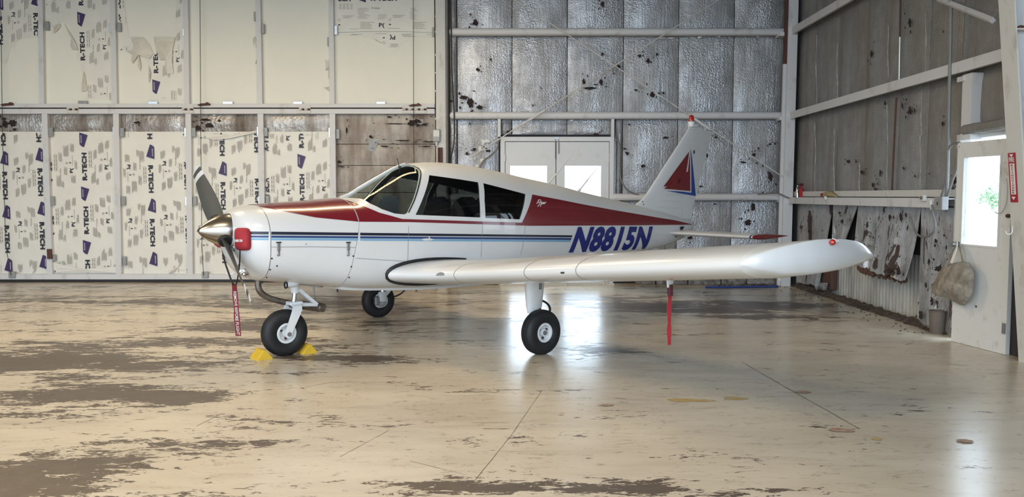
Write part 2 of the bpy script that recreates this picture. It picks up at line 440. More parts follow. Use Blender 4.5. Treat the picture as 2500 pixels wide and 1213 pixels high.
# ---- back wall: outer skin, foil panels, girts
def zb(y, Y=YB): return pY(1250, y, Y).z
def xb(x, Y=YB, y=400): return pY(x, y, Y).x
DX0, DX1, DTOP = xb(1222), xb(1497), zb(335)
bm = B()
for lo, hi in [((xb(1092), YB+.12, 0), (DX0, YB+.18, ROOF)), ((DX1, YB+.12, 0), (XR+.2, YB+.18, ROOF)), ((DX0, YB+.12, DTOP), (DX1, YB+.18, ROOF))]: box(bm, lo, hi)
wall_back = tag(link('wall_back', bm, M['dark']), kind='structure')
cols = [xb(1117), xb(1250), xb(1384), xb(1520), xb(1654), xb(1788), xb(1917)]
rows = [.13, zb(484), zb(281), zb(76), ROOF-.02]
def back_panel(x0, x1, z0, z1, k):
    g_ = .006
    def f(u, v):
        x = x0+g_+(x1-x0-2*g_)*u; z = z0+(z1-z0)*v
        b = .028*math.sin(math.pi*u)**.5*math.sin(math.pi*min(1, max(0, v)))**.5+.03*(fbm(u*2.5+k*3.1, v*3+k, k)-.5)+.025*(1-v)*math.sin(math.pi*u)
        return Vector((x, YB+.03-b, z))
    return sheet('foil_panel', wall_back, M['foil'], f, 12, 14, (0, .05, 0))
k = 0
for i in range(6):
    for j in range(4):
        k += 1
        if j <= 1 and i in (0, 1, 2):
            if j == 0:
                if i == 0: back_panel(cols[0], DX0-.03, rows[0], rows[1], k)
                elif i == 2: back_panel(DX1+.03, cols[3], rows[0], rows[1], k)
            elif i == 0:
                back_panel(cols[0], DX0-.03, rows[1], rows[2], k); back_panel(DX0-.03, cols[1], DTOP+.05, rows[2], k+40)
            elif i == 1: back_panel(cols[1], cols[2], DTOP+.05, rows[2], k)
            else: back_panel(cols[2], DX1+.03, DTOP+.05, rows[2], k); back_panel(DX1+.03, cols[3], rows[1], rows[2], k+50)
        else: back_panel(cols[i], cols[i+1], rows[j], rows[j+1], k)
# narrow foil return beside the jamb
for j in range(4): back_panel(xb(1098), cols[0], rows[j], rows[j+1], 77+j)
# torn holes in the facing: ragged dark flakes with a lifted lip of foil
M['hole_brown'] = grime('torn_fibre', (.035, .018, .016), (.012, .009, .009), .42, .6, .9, scale=(20, 20, 20))
def tear(px, py, w, h, seed, mat='hole_brown', lip=True, Y=YB, par=None, fn=None):
    """a ragged torn spot on a wall, px wide/high"""
    fn = fn or (lambda a, b, off: pY(a, b, Y-.045-off))
    bm = B(); n = 20
    def spot(cx, cy, w, h, sd):
        ring = []
        for q in range(n):
            a = q*2*math.pi/n; r = .42+.75*fbm(math.cos(a)*1.6+sd*3.7, math.sin(a)*1.6+sd, sd)+.45*(hash2(q, sd, 5)-.5)
            ring.append(bm.verts.new(fn(cx+w/2*r*math.cos(a), cy+h/2*r*math.sin(a), .002)))
        c = bm.verts.new(fn(cx, cy, .004))
        for q in range(n): bm.faces.new((c, ring[q], ring[(q+1) % n]))
    spot(px, py, w*.85, h*.85, seed)
    for q in range(5):
        k_ = .08+.26*hash2(q, seed, 9)
        spot(px+(hash2(q, seed, 1)-.5)*w*2.4, py+(hash2(q, seed, 2)-.5)*h*2.4, max(1.6, w*k_), max(1.8, h*k_*1.2), seed+q+3)
    o = link('torn_hole', bm, M[mat], par or wall_back)
    return o
TEARS = [(1148, 250, 26, 34, 1), (1132, 238, 30, 14, 2), (1170, 262, 26, 14, 3), (1198, 145, 8, 8, 4), (1167, 170, 12, 14, 5), (1160, 55, 20, 22, 6), (1425, 198, 10, 22, 7), (1440, 215, 46, 8, 8),
         (1468, 200, 14, 20, 9), (1471, 10, 11, 20, 10), (1471, 132, 9, 11, 11), (1511, 163, 13, 14, 12), (1553, 220, 13, 7, 13), (1562, 136, 10, 12, 14), (1583, 149, 14, 16, 15), (1604, 133, 8, 12, 16),
         (1592, 230, 14, 22, 17), (1609, 228, 6, 8, 18), (1620, 227, 10, 8, 19), (1536, 303, 7, 7, 20), (1625, 336, 22, 7, 21), (1748, 335, 10, 8, 22), (1841, 378, 12, 12, 23), (1847, 398, 9, 6, 24),
         (1852, 362, 7, 8, 25), (1880, 352, 10, 7, 26), (1892, 350, 5, 10, 27), (1881, 430, 16, 36, 28), (1815, 396, 20, 7, 29), (1727, 380, 7, 14, 30), (1826, 543, 22, 20, 31), (1838, 505, 16, 26, 32),
         (1531, 374, 12, 12, 33), (1526, 363, 12, 5, 34), (1570, 405, 18, 10, 35), (1745, 498, 14, 5, 36), (1710, 455, 14, 5, 37), (1685, 580, 18, 12, 38), (1301, 257, 6, 6, 39), (1321, 215, 4, 6, 40),
         (1158, 365, 14, 10, 41), (1192, 368, 18, 8, 42), (1140, 375, 10, 12, 43), (1147, 302, 5, 8, 44), (1240, 322, 10, 10, 45), (1455, 328, 18, 10, 46)]
for t in TEARS: tear(*t)
for a in [(1185, 345, 30, 14, 51), (1172, 362, 10, 20, 52), (1178, 392, 18, 18, 53), (1165, 405, 14, 10, 54), (1638, 93, 20, 5, 61), (1708, 91, 16, 7, 62), (1755, 89, 12, 4, 63), (1850, 89, 8, 5, 64), (1620, 93, 26, 3, 65), (1458, 293, 10, 7, 66), (1395, 294, 16, 7, 67), (1322, 295, 8, 5, 68)]:
    tear(*a, mat='paper')
def girt(px0, px1, y, hpx, name='girt', mat='beam', Y=YB-.05, dep=.13):
    bm = B(); z = zb(y, Y-dep); h = hpx*Y/F
    box(bm, (xb(px0, Y-dep), Y-dep, z-h/2), (xb(px1, Y-dep), Y+.04, z+h/2), .045)
    o = link(name, bm, M[mat], wall_back, True, 60); return o
girt(1098, 1922, 76, 17); girt(1098, 1918, 281, 17); girt(1497, 1916, 481, 17); girt(1098, 1222, 481, 17)
for (x, y) in [(1912, 84), (1912, 289), (1912, 489)]:
    p = pY(x, y, YB-.2); bm = B(); box(bm, (p.x-.07, YB-.24, p.z-.03), (p.x+.09, YB-.02, p.z+.03)); link('girt_clip', bm, M['beam'], wall_back)
# thin posts from the door head to the girt
for x in (1219, 1493):
    bm = B(); box(bm, (xb(x)-.025, YB-.13, DTOP), (xb(x)+.025, YB-.03, zb(288))); link('door_hanger', bm, M['beam'], wall_back)
# corner column with rusty flange behind
bm = B(); YC = YB-.30; x0, x1 = xb(1927, YC, 0), xb(1950, YC, 0); xa, xb_ = xb(1911, YC, 560), xb(1936, YC, 560)
zt_, zl_ = pY(1930, 0, YC).z, pY(1930, 560, YC).z
sl = (xa-x0)/(zt_-zl_)
def colx(base, z): return base+sl*(zt_-z)
loft(bm, [[(colx(x0, z)+a*(x1-x0), YC+b, z) for a, b in ((0, 0), (1, 0), (1, .03), (0, .03))] for z in (0, ROOF)])
loft(bm, [[(colx(x0, z)+a*(x1-x0), YC+b, z) for a, b in ((.4, .03), (.6, .03), (.6, .27), (.4, .27))] for z in (0, ROOF)])
column = tag(link('corner_column', bm, M['beam']), 'white steel column in the corner where the two walls meet', 'column')
bm = B(); z0_, z1_ = zb(155, YC), ROOF
loft(bm, [[(colx(x0, z)+a, YC+b, z) for a, b in ((-.045, .05), (0.01, .05), (0.01, .09), (-.045, .09))] for z in (z0_, z1_)])
link('rusty_flange', bm, M['rust'], column)
bm = B(); loft(bm, [[(colx(x0, z)+a, YC+b, z) for a, b in ((-.05, .05), (0.01, .05), (0.01, .09), (-.05, .09))] for z in (0, z0_)])
link('painted_flange', bm, M['beam'], column)

# ---- brace rods in an X across the back wall
def rod(name, a, b, r, label, Y=YB-.26):
    bm = B(); tube(bm, [pY(*a, Y), pY(*b, Y)], r, 8)
    return tag(link(name, bm, M['beam_warm']), label, 'brace rod')
o = rod('brace_rod', (1250, -5), (1912, 432), .009, 'thin steel brace rod sloping down to the right, ending on the corner column')
bm = B(); tube(bm, [pY(1693, 288, YB-.26), pY(1732, 314, YB-.26)], .022, 8); link('turnbuckle', bm, M['beam'], o)
o = rod('brace_rod', (1785, -20), (1145, 386), .009, 'thin steel brace rod sloping down to the left above the double door', YB-.29)
bm = B(); tube(bm, [pY(1330, 269, YB-.29), pY(1262, 312, YB-.29)], .02, 8); link('turnbuckle', bm, M['beam'], o)

# ---- double door with two windows
M['door'] = grime('door_paint', (.64, .65, .66), (.50, .48, .45), .58, .8, .45, scale=(2, 2, 2), bump=.05)
door1 = empty('door_1', ((DX0+DX1)/2, YB-.05, 0), kind='structure')
def ch(o, par):  # parent keeping world position for identity-rotated empties
    o.parent = par; o.matrix_parent_inverse = Matrix.Translation(par.location).inverted(); return o
YDR = YB-.06
fr = .075
bm = B(); box(bm, (DX0, YDR-.05, 0), (DX0+fr, YDR+.12, DTOP)); box(bm, (DX1-fr, YDR-.05, 0), (DX1, YDR+.12, DTOP)); box(bm, (DX0+fr, YDR-.05, DTOP-fr), (DX1-fr, YDR+.12, DTOP))
ch(link('door_frame', bm, M['door']), door1)
xm = xb(1357, YDR)
zw1 = zb(405, YDR); zw0 = .30
for s, (l0, l1, wa, wb) in enumerate([(DX0+fr+.008, xm-.006, xb(1246, YDR), xb(1335, YDR)), (xm+.006, DX1-fr-.008, xb(1379, YDR), xb(1467, YDR))]):
    bm = B(); y0, y1 = YDR-.03, YDR+.02; zt = DTOP-fr-.01
    box(bm, (l0, y0, .02), (wa, y1, zt)); box(bm, (wb, y0, .02), (l1, y1, zt)); box(bm, (wa, y0, .02), (wb, y1, zw0)); box(bm, (wa, y0, zw1), (wb, y1, zt))
    leaf = ch(link('door_leaf', bm, M['door']), door1)
    bm = B(); box(bm, (wa, YDR-.006, zw0), (wb, YDR, zw1)); ch2 = link('pane', bm, M['pane'], leaf)
    bm = B()
    hx = l0-.004 if s == 0 else l1+.004
    for z in (.4, 1.3, 2.15):
        bm2 = B(); tube(bm2, [(hx, y0-.012, z-.06), (hx, y0-.012, z+.06)], .012, 8); link('hinge', bm2, M['beam_warm'], leaf)
    bm.free()
bm = B(); y0, y1 = YDR+.024, YDR+.05
box(bm, (DX0+fr-.01, y0, 0), (DX0+fr+.03, y1, DTOP)); box(bm, (DX1-fr-.03, y0, 0), (DX1-fr+.01, y1, DTOP)); box(bm, (DX0+fr, y0, DTOP-fr-.05), (DX1-fr, y1, DTOP-fr+.01)); box(bm, (xm-.03, y0, 0), (xm+.03, y1, DTOP-fr)); box(bm, (DX0, y0, 0), (DX1, y1, .06))
ch(link('door_stop', bm, M['dark']), door1)  # unseen dark strips added behind the leaf gaps to block leaking daylight
bm = B(); p = pY(1357, 337, YDR-.05); q = pY(1362, 388, YDR-.05)
tube(bm, [(xm-.01, YDR-.05, p.z), (xm-.01, YDR-.05, q.z)], .008, 6); tube(bm, [(xm+.045, YDR-.05, p.z), (xm+.045, YDR-.05, q.z+.09)], .008, 6)
box(bm, (xm-.02, YDR-.06, p.z-.02), (xm+.055, YDR-.03, p.z+.02)); ch(link('slide_bolt', bm, M['steel']), door1)
bm = B(); box(bm, (DX0-.02, YDR-.1, 0), (DX1+.02, YDR+.15, .025)); ch(link('threshold', bm, M['beam_warm']), door1)

# ---- rough blocks at the foot of the back wall
M['block'] = grime('rough_block', (.26, .25, .24), (.10, .085, .075), .42, .62, .85, scale=(5, 5, 5), bump=.5)
x = xb(1098); i = 0
while x < XR-.1:
    w = .32+.3*hash2(i, 4); h = .10+.05*hash2(i, 6)
    if not (x+w > DX0-.02 and x < DX1+.02):
        bm = B(); box(bm, (x+.008, YB-.10-.03*hash2(i, 8), 0), (min(x+w-.008, XR-.05), YB+.1, h), .018)
        for v in bm.verts: v.co += Vector((0, .012*(hash2(int(v.co.x*40), int(v.co.z*60))-.5), .015*(hash2(int(v.co.x*50), 3)-.5) if v.co.z > .05 else 0))
        link('stone_block', bm, M['block'], wall_back)
    x += w; i += 1

# ---- hangar door (two folding leaves of framed insulation boards)
def zd(y, Y=YD): return pY(1250, y, Y).z
def xd(x, y=300, Y=YD): return pY(x, y, Y).x
hd = empty('door_2', (-5, YD, 0), kind='structure')
tag(hd, None, None)
M['foam'] = plain('cream_foam', (.79, .78, .69), .6, 0, .05, 3, bump=.05, bscale=40, world=True)
M['film'] = plain('printed_film', (.75, .735, .67), .42, 0, .10, 4, bump=.12, bscale=14, world=True)
M['film_worn'] = plain('loose_film', (.66, .63, .545), .45, 0, .25, 9, bump=.4, bscale=18, world=True)
M['ink'] = plain('ink_dark', (.012, .009, .022), .5)
M['ink_purple'] = plain('ink_purple', (.04, .022, .10), .5)
M['ink_grey'] = plain('ink_grey', (.34, .32, .30), .6, 0, .3, 30)
SX_TOP = [-75, 104, 280, 457, 633, 810]; SX_BOT = [-73, 108, 285, 461, 638, 813.5]
LX_TOP = [-66, 114.5, 288, 463.5, 639, 813.5]; LX_BOT = [-66, 127, 295, 468, 645, 818]
XJ = xd(1064)  # jamb
zr_top, zr_mid, zr_low = zd(254.5), zd(265.5), zd(279)
z_bot1, z_bot0 = zd(668), zd(681)
XLEFT = XL
def stud(x0, z0, x1, z1, w):
    bm = B(); loft(bm, [[(x+a*w/2, YD-.075+b, z) for a, b in ((-1, 0), (1, 0), (1, .13), (-1, .13))] for x, z in ((x0, z0), (x1, z1))])
    return ch(link('stud', bm, M['beam']), hd)
for a, b in zip(SX_TOP, SX_BOT):
    xa, xc = xd(a, 0), xd(b, 254); dz = (zd(0)-zr_top); k_ = (xa-xc)/dz
    stud(xa+k_*(ROOF-zd(0)), ROOF, xc, zr_top, .082)
for a, b in zip(LX_TOP, LX_BOT): stud(xd(a, 279), zr_low, xd(b, 667), z_bot1, .098)
for x in range(1, 4):
    stud(xd(-75)-1.27*x, ROOF, xd(-75)-1.27*x, zr_top, .082); stud(xd(-70)-1.27*x, zr_low, xd(-66)-1.27*x, z_bot1, .098)
def rail(z0, z1, name='rail', mat='beam', y0=-.085, y1=.06):
    bm = B(); box(bm, (XLEFT, YD+y0, z0), (XJ-.01, YD+y1, z1), .006); return ch(link(name, bm, M[mat]), hd)
rail(zr_mid+.012, zr_top); rail(zr_low, zr_mid-.008); rail(z_bot0, z_bot1); rail(.0, z_bot0, 'rubber_seal', 'black', -.07, .05)
rail(zr_mid-.008, zr_mid+.012, 'fold_gap', 'dark', -.03, .05)

def inpoly(p, poly):
    c = False; n = len(poly)
    for i in range(n):
        (x1, y1), (x2, y2) = poly[i], poly[i-1]
        if (y1 > p[1]) != (y2 > p[1]) and p[0] < (x2-x1)*(p[1]-y1)/(y2-y1)+x1: c = not c
    return c
def fine_print(gr, dk, ok, x, z, s, Y, seed):
    """one repeat of the small print beside a column: s=+1 reads upward, -1 downward (x right, z up, before turning)"""
    def P(a, b): return (x+a*s, Y, z+b*s)
    def rect(bm, a, b, w, h):
        if not (ok(x+a*s, z+b*s) and ok(x+(a+w)*s, z+(b+h)*s)): return
        bm.faces.new([bm.verts.new(P(*q)) for q in ((a, b), (a+w, b), (a+w, b+h), (a, b+h))])
    def disc(bm, a, b, r0, r1, half=False, n=12):
        if not ok(x+a*s, z+b*s): return
        m_ = n//2 if half else n
        for q in range(m_):
            t0, t1 = q*2*math.pi/n, (q+1)*2*math.pi/n
            A = [(a+r1*math.cos(t0), b+r1*math.sin(t0)), (a+r1*math.cos(t1), b+r1*math.sin(t1))]
            if r0 > 0: A += [(a+r0*math.cos(t1), b+r0*math.sin(t1)), (a+r0*math.cos(t0), b+r0*math.sin(t0))]
            else: A += [(a, b)]
            bm.faces.new([bm.verts.new(P(*q2)) for q2 in A])
    # paragraphs of lines running along z
    for (a0, b0, n_, ln) in ((.115, -.40, 7, .20), (.20, -.42, 4, .12), (.165, .03, 5, .17), (.25, .12, 8, .20), (.37, -.34, 7, .14), (.25, -.20, 5, .15), (.37, .20, 6, .15), (.44, -.1, 4, .16)):
        for q in range(n_): rect(gr, a0+q*.0115, b0+.03*hash2(q, seed, 2), .0050, ln*(.6+.4*hash2(q, seed)))
    # value table
    for a in range(2):
        for b in range(4): rect(gr, .08+a*.035, -.10+b*.07, .012, .045); 
    for b in range(5): rect(gr, .075, -.115+b*.07, .085, .004)
    if ok(x+.175*s, z-.22*s): put_text(gr, 'R-Values', lambda u, v: P(.175-.022*v+.02, -.20+u*.13), .01)
    disc(gr, .30, .02, .014, .019); disc(gr, .30, .02, 0, .007); disc(dk, .36, .02, 0, .018, True)
    rect(gr, .40, -.02, .005, .17)
    if ok(x+.36*s, z-.05*s) and ok(x+.42*s, z-.16*s): put_text(dk, 'P(', lambda u, v: P(.42-.07*v, -.15+u*.085), .03)
def columns_print(board, xs, z0, z1, zref, s, Y, ok, pitch=.935):
    gr, dk, pu, wh = B(), B(), B(), B()
    for ci, x in enumerate(xs):
        k = -1
        while True:
            zc = zref+(ci % 2)*.06-k*pitch
            k += 1
            if zc < z0-.6: break
            if zc > z1+.6: continue
            asp = .48
            def tx(u, v): return (x+s*(.042-.084*v), Y, zc+s*(u-.5)*asp)
            # letters are kept one by one, so a torn edge cuts the word
            vsx, fs, _ = text_bm('R-TECH', .05, 0, 1.06)
            for f in fs:
                pts = [tx(*vsx[i]) for i in f]
                if all(ok(p[0], p[2]) for p in pts): dk.faces.new([dk.verts.new(p) for p in pts])
            zl = zc+pitch/2
            poly = [(-.070, .122), (.070, .077), (.0, -.132), (-.034, -.118), (-.070, -.085)]
            pts = [(x+s*a, Y, zl+s*b) for a, b in poly]
            if all(ok(p[0], p[2]) for p in pts):
                pu.faces.new([pu.verts.new(p) for p in pts])
                put_text(wh, 'INSULFOAM', lambda u, v: (x+s*(-.032-.018*v), Y-.001, zl+s*(-.06+u*.13)), .02)
            fine_print(gr, dk, ok, x, zc+.1, s, Y, ci*7+k)
    for bm, nm, mt in ((dk, 'lettering', 'ink'), (pu, 'printed_emblem', 'ink_purple'), (gr, 'fine_print', 'ink_grey'), (wh, 'emblem_text', 'print_white')):
        if len(bm.faces): link(nm, bm, M[mt], board)
        else: bm.free()
def board(name, x0, x1, z0, z1, mat, y=YD, bulge=0.0, k=0):
    def f(u, v):
        return Vector((x0+(x1-x0)*u-hd.location.x, y-bulge*math.sin(math.pi*u)*math.sin(math.pi*v)*(.5+fbm(u*2+k, v*2, k))-hd.location.y, z0+(z1-z0)*v))
    return sheet(name, hd, M[mat], f, 6 if bulge else 1, 8 if bulge else 1, (0, .04, 0), smooth=bool(bulge))
def film(board_o, poly_px, xs, zref, s, mat='film', curl=None):
    """remaining printed facing on a bare board; poly in pixels"""
    P = [pY(a, b, YD-.004) for a, b in poly_px]
    bm = B(); bm.faces.new([bm.verts.new((p.x-hd.location.x, YD-.006-hd.location.y, p.z)) for p in P])
    o = link('torn_film', bm, M[mat], board_o)
    poly = [(p.x, p.z) for p in P]
    zs = [p.z for p in P]
    ok = lambda x, z: inpoly((x, z), poly)
    tmp = empty('x')
    columns_print(tmp, xs, min(zs), max(zs), zref, s, YD-.009, ok)
    for c_ in list(tmp.children):
        c_.parent = board_o
        for v in c_.data.vertices: v.co -= hd.location
    bpy.data.objects.remove(tmp)
    return o
def printed_board(x0, x1, z0, z1, xs, zref, s, k):
    b = board('insulation_board', x0, x1, z0, z1, 'film', YD, .012, k)
    ok = lambda x, z: x0+.04 < x < x1-.04 and z0+.01 < z < z1-.01
    n0 = set(b.children)
    columns_print(b, xs, z0, z1, zref, s, YD-.022, ok)
    for c_ in b.children:
        for v in c_.data.vertices: v.co -= hd.location
    return b
edges_t = [xd(-400)]+[xd((a+b)/2, 128) for a, b in zip(SX_TOP, SX_BOT)]+[XJ-.01]
edges_l = [xd(-400, 470)]+[xd((a+b)/2, 470) for a, b in zip(LX_TOP, LX_BOT)]+[XJ-.01]
# upper leaf: bare cream boards with shreds of printed film
up = [board('insulation_board', edges_t[i]+.004, edges_t[i+1]-.004, zr_top, ROOF-.01, 'foam') for i in range(len(edges_t)-1)]
film(up[1], [(-60, -40), (100, -40), (100, 90), (78, 92), (52, 95), (38, 102), (33, 120), (28, 112), (22, 130), (18, 150), (10, 160), (4, 150), (-60, 150)], [xd(10), xd(97)], zd(75), -1)
film(up[2], [(112, -40), (276, -40), (280, 246), (250, 241), (222, 240), (208, 243), (213, 222), (205, 200), (198, 165), (185, 138), (189, 118), (178, 86), (168, 60), (156, 53), (140, 58), (128, 66), (114, 66)], [xd(120), xd(208)], zd(122), 1)
film(up[3], [(288, -20), (300, -20), (309, 45), (314, 90), (330, 90), (333, 130), (349, 140), (363, 141), (375, 130), (428, 92), (430, -20), (453, -20), (457, 247), (420, 245), (395, 246), (366, 244), (366, 205), (370, 180), (364, 160), (350, 142), (320, 130), (302, 122), (292, 128)], [xd(298), xd(385)], zd(153), 1)
film(up[6], [(818, -40), (1060, -40), (1060, 90), (1005, 88), (992, 100), (985, 103), (969, 120), (958, 131), (951, 132), (947, 118), (944, 110), (928, 105), (908, 92), (880, 87), (830, 86), (818, 80)], [], zd(-50), 1)
def flat_print(par):
    gr, dk = B(), B(); Y = YD-.010
    def rc(bm, x, y, w, h): bm.faces.new([bm.verts.new(pY(a, b_, Y)-hd.location) for a, b_ in ((x, y+h), (x+w, y+h), (x+w, y), (x, y))])
    for x, y, w, n_, dy in [(832, 38, 30, 1, 2), (836, 41, 22, 2, 2), (872, 20, 28, 9, 3), (878, 54, 34, 6, 3), (920, 36, 22, 4, 3.2), (957, 37, 34, 3, 2.6), (1000, 20, 16, 9, 3.2), (1006, 54, 34, 6, 3), (850, 70, 24, 1, 2), (945, 69, 34, 1, 2), (855, 83, 28, 2, 2), (915, 82, 34, 1, 2), (980, 83, 30, 3, 2.6), (950, 107, 20, 4, 2.4), (1040, 84, 12, 1, 2)]:
        for q in range(n_): rc(gr, x+4*hash2(q, x), y+q*dy, w*(.6+.4*hash2(q, y)), .9)
    for q in range(4):
        for p_ in range(4): rc(gr, 828+q*9, 10+p_*3.6, 6, 1.2)
    for x, y in ((828, 49), (952, 48), (937, 104)):
        for r0 in range(12):
            t0, t1 = r0*math.pi/6, (r0+1)*math.pi/6
            gr.faces.new([gr.verts.new(pY(x+r*math.cos(t), y+r*math.sin(t), Y)-hd.location) for r, t in ((2.4, t0), (2.4, t1), (3.3, t1), (3.3, t0))])
    for x, y, sg_ in ((828, 62, 1), (952, 61, 1), (937, 91, -1)):
        dk.faces.new([dk.verts.new(pY(x+3*math.cos(q*math.pi/8), y-sg_*3*math.sin(q*math.pi/8), Y)-hd.location) for q in range(9)])
    for x, y, sg_ in ((925, 69, 1), (965, 84, -1)): put_text(dk, 'P(', lambda u, v: pY(x+sg_*14*u, y-sg_*13*v, Y)-hd.location, .03)
    put_text(gr, 'R-Values', lambda u, v: pY(907+20*u, 22-5*v, Y)-hd.location, .02)
    put_text(dk, 'R-TECH', lambda u, v: pY(905+64*u, 2-11*v, Y)-hd.location, .05); put_text(dk, 'ECH', lambda u, v: pY(826+30*u, 3-11*v, Y)-hd.location, .05)
    dk.faces.new([dk.verts.new(pY(x, y, Y)-hd.location) for x, y in ((876, 0), (893, 6), (893, -14), (880, -14))])
    link('fine_print', gr, M['ink_grey'], par); link('lettering', dk, M['ink'], par)
    bm = B(); bm.faces.new([bm.verts.new(pY(x, y, YD-.012)-hd.location) for x, y in ((820, 79), (900, 76.4), (980, 76.6), (1056, 79), (1056, 79.9), (980, 77.6), (900, 77.4), (820, 80))]); link('film_fold', bm, M['tape_grey'], par)
flat_print(up[6])
# hanging strips and curls of loose film on the upper leaf
def flap(par, pts, mat='film_worn', d=.03):
    bm = B(); n = len(pts)
    c = [sum(p[0] for p in pts)/n, sum(p[1] for p in pts)/n]
    vs = []
    for i, (a, b) in enumerate(pts):
        p = pY(a, b, YD-.012-d*hash2(i, int(a)))-hd.location; vs.append(bm.verts.new(p))
    cc = bm.verts.new(pY(*c, YD-.02-d)-hd.location)
    for i in range(n): bm.faces.new((cc, vs[i], vs[(i+1) % n]))
    return link('loose_film', bm, M[mat], par)
for par, pts in [(2, [(156, 54), (165, 70), (175, 88), (186, 108), (189, 122), (176, 121), (172, 112), (179, 100), (168, 78)]), (2, [(204, 172), (210, 200), (213, 220), (205, 224), (199, 223), (200, 206)]),
                 (2, [(130, 66), (146, 57), (147, 66), (139, 75), (131, 82)]), (3, [(318, 90), (350, 91), (366, 110), (374, 132), (365, 143), (352, 135), (340, 136), (345, 160), (342, 173), (336, 162), (338, 140), (326, 136), (324, 155), (321, 150), (322, 133), (306, 124), (322, 122), (326, 110)]),
                 (3, [(375, 90), (428, 91), (421, 120), (420, 150), (424, 180), (408, 180), (402, 172), (410, 150), (398, 145), (392, 148), (380, 120)]),
                 (3, [(363, 158), (368, 176), (367, 196), (363, 202)]), (4, [(629, 155), (622, 156), (626, 145)]), (4, [(622, 88), (627, 100), (626, 118), (619, 110), (617, 96)]),
                 (5, [(806, 141), (800, 150), (793, 145), (796, 160), (794, 172), (803, 160), (809, 172), (802, 166), (801, 190), (808, 196), (805, 170)]), (5, [(808, 211), (790, 213), (800, 220), (808, 223)]),
                 (6, [(910, 92), (928, 104), (932, 105), (920, 100)])]:
    flap(up[par], pts)
# lower leaf
zstrip = zd(321)
for i in range(len(edges_l)-2):
    b = board('foil_strip', edges_l[i]+.004, edges_l[i+1]-.004, zstrip, zr_low, 'foil_dirty', YD+.005, .03, i+3)
xs_l = [[xd(-230), xd(-150)], [xd(14, 450), xd(100, 450)], [xd(124, 450), xd(209, 450)], [xd(370, 450), xd(457, 450)], [xd(545, 450), xd(629, 450)], [xd(652, 450), xd(738, 450)]]
dirs = [-1, -1, 1, -1, -1, 1]; zrefs = [zd(455), zd(453), zd(415), zd(437), zd(478), zd(467)]
for i in range(6): printed_board(edges_l[i]+.004, edges_l[i+1]-.004, z_bot1, zstrip-.002, xs_l[i], zrefs[i], dirs[i], i)
# last bay: stained boards stacked with open cracks
lv = [zr_low, zd(352), zd(404), zd(470), zd(560), z_bot1]
for i in range(5): board('stained_board', edges_l[6]+.004, XJ-.012, lv[i+1]+.006, lv[i]-.004, 'kraft', YD+.003*i, .035, i+20)
bb = ch(link('cavity', (lambda b_: (box(b_, (edges_l[6], YD+.05, z_bot1), (XJ, YD+.07, zr_low)), b_)[1])(B()), M['dark']), hd)
for t in [(1003, 302, 30, 16, 3), (1015, 296, 40, 14, 4), (968, 302, 70, 4, 5), (1035, 304, 24, 8, 6), (950, 285, 16, 6, 7), (846, 318, 6, 22, 8), (985, 343, 60, 4, 9), (1045, 346, 40, 4, 10), (828, 395, 14, 10, 11), (905, 333, 12, 8, 12), (940, 357, 30, 6, 13), (1040, 357, 34, 5, 14), (835, 407, 30, 4, 15)]:
    tear(*t, fn=lambda a, b, off: pY(a, b, YD-.05-off)-hd.location, par=hd)
for pts in [[(906, 330), (926, 341), (914, 372), (897, 366)], [(1003, 289), (1034, 291), (1032, 306), (1004, 306)]]:
    flap(hd, pts, 'tape_grey', .01)
flap(hd, [(903, 332), (914, 336), (911, 341), (901, 336)], 'rust', .01)
# dark torn patches and creases in the foil strips
for t in [(30, 300, 30, 24, 1), (12, 303, 20, 26, 2), (8, 290, 20, 10, 3), (335, 299, 22, 9, 4), (484, 312, 18, 20, 5), (500, 292, 40, 8, 6), (510, 305, 26, 18, 7)]:
    tear(*t, fn=lambda a, b, off: pY(a, b, YD-.04-off)-hd.location, par=hd)
# curled film along the tops and bottoms of the lower boards
for pts in [[(498, 324), (560, 330), (628, 318), (624, 324), (560, 338), (520, 342), (505, 336)], [(130, 640), (142, 655), (190, 660), (240, 662), (288, 650), (284, 666), (132, 666)], [(410, 660), (432, 652), (425, 664), (412, 667)]]:
    flap(hd, pts, 'film', .04)
# tape tabs holding the boards to the studs
TABS = [(96, 82, 6, 24, 'tape'), (115, 63, 8, 22, 'tape_grey'), (270, 68, 8, 20, 'tape'), (291, 66, 8, 22, 'tape_grey'), (449, 79, 6, 18, 'tape'), (623, 40, 6, 22, 'tape_grey'), (642, 70, 7, 24, 'tape_grey'), (803, 102, 7, 22, 'tape_grey'),
        (820, 74, 7, 22, 'tape'), (1058, 78, 6, 22, 'tape_grey'), (202, 250, 22, 8, 'tape_grey'), (373, 251, 22, 7, 'tape'), (556, 251, 24, 7, 'tape'), (727, 252, 22, 8, 'tape'), (930, 252, 22, 8, 'tape'),
        (105, 321, 7, 22, 'tape'), (124, 322, 9, 22, 'tape_grey'), (279, 321, 7, 22, 'tape'), (298, 323, 9, 22, 'tape_grey'), (454, 323, 7, 22, 'tape'), (473, 323, 9, 22, 'tape_grey'), (631, 320, 7, 22, 'tape'), (649, 322, 8, 22, 'tape_grey'), (806, 324, 7, 24, 'tape'), (825, 327, 8, 24, 'tape_grey'),
        (109, 449, 6, 22, 'tape'), (128, 490, 9, 22, 'tape_grey'), (282, 489, 6, 20, 'tape'), (301, 490, 9, 22, 'tape_grey'), (457, 491, 9, 22, 'tape'), (476, 490, 8, 22, 'tape_grey'), (635, 490, 8, 22, 'tape'), (653, 488, 8, 22, 'tape_grey'), (132, 629, 8, 16, 'tape_grey'), (304, 637, 8, 22, 'tape_grey'), (562, 671, 20, 8, 'tape')]
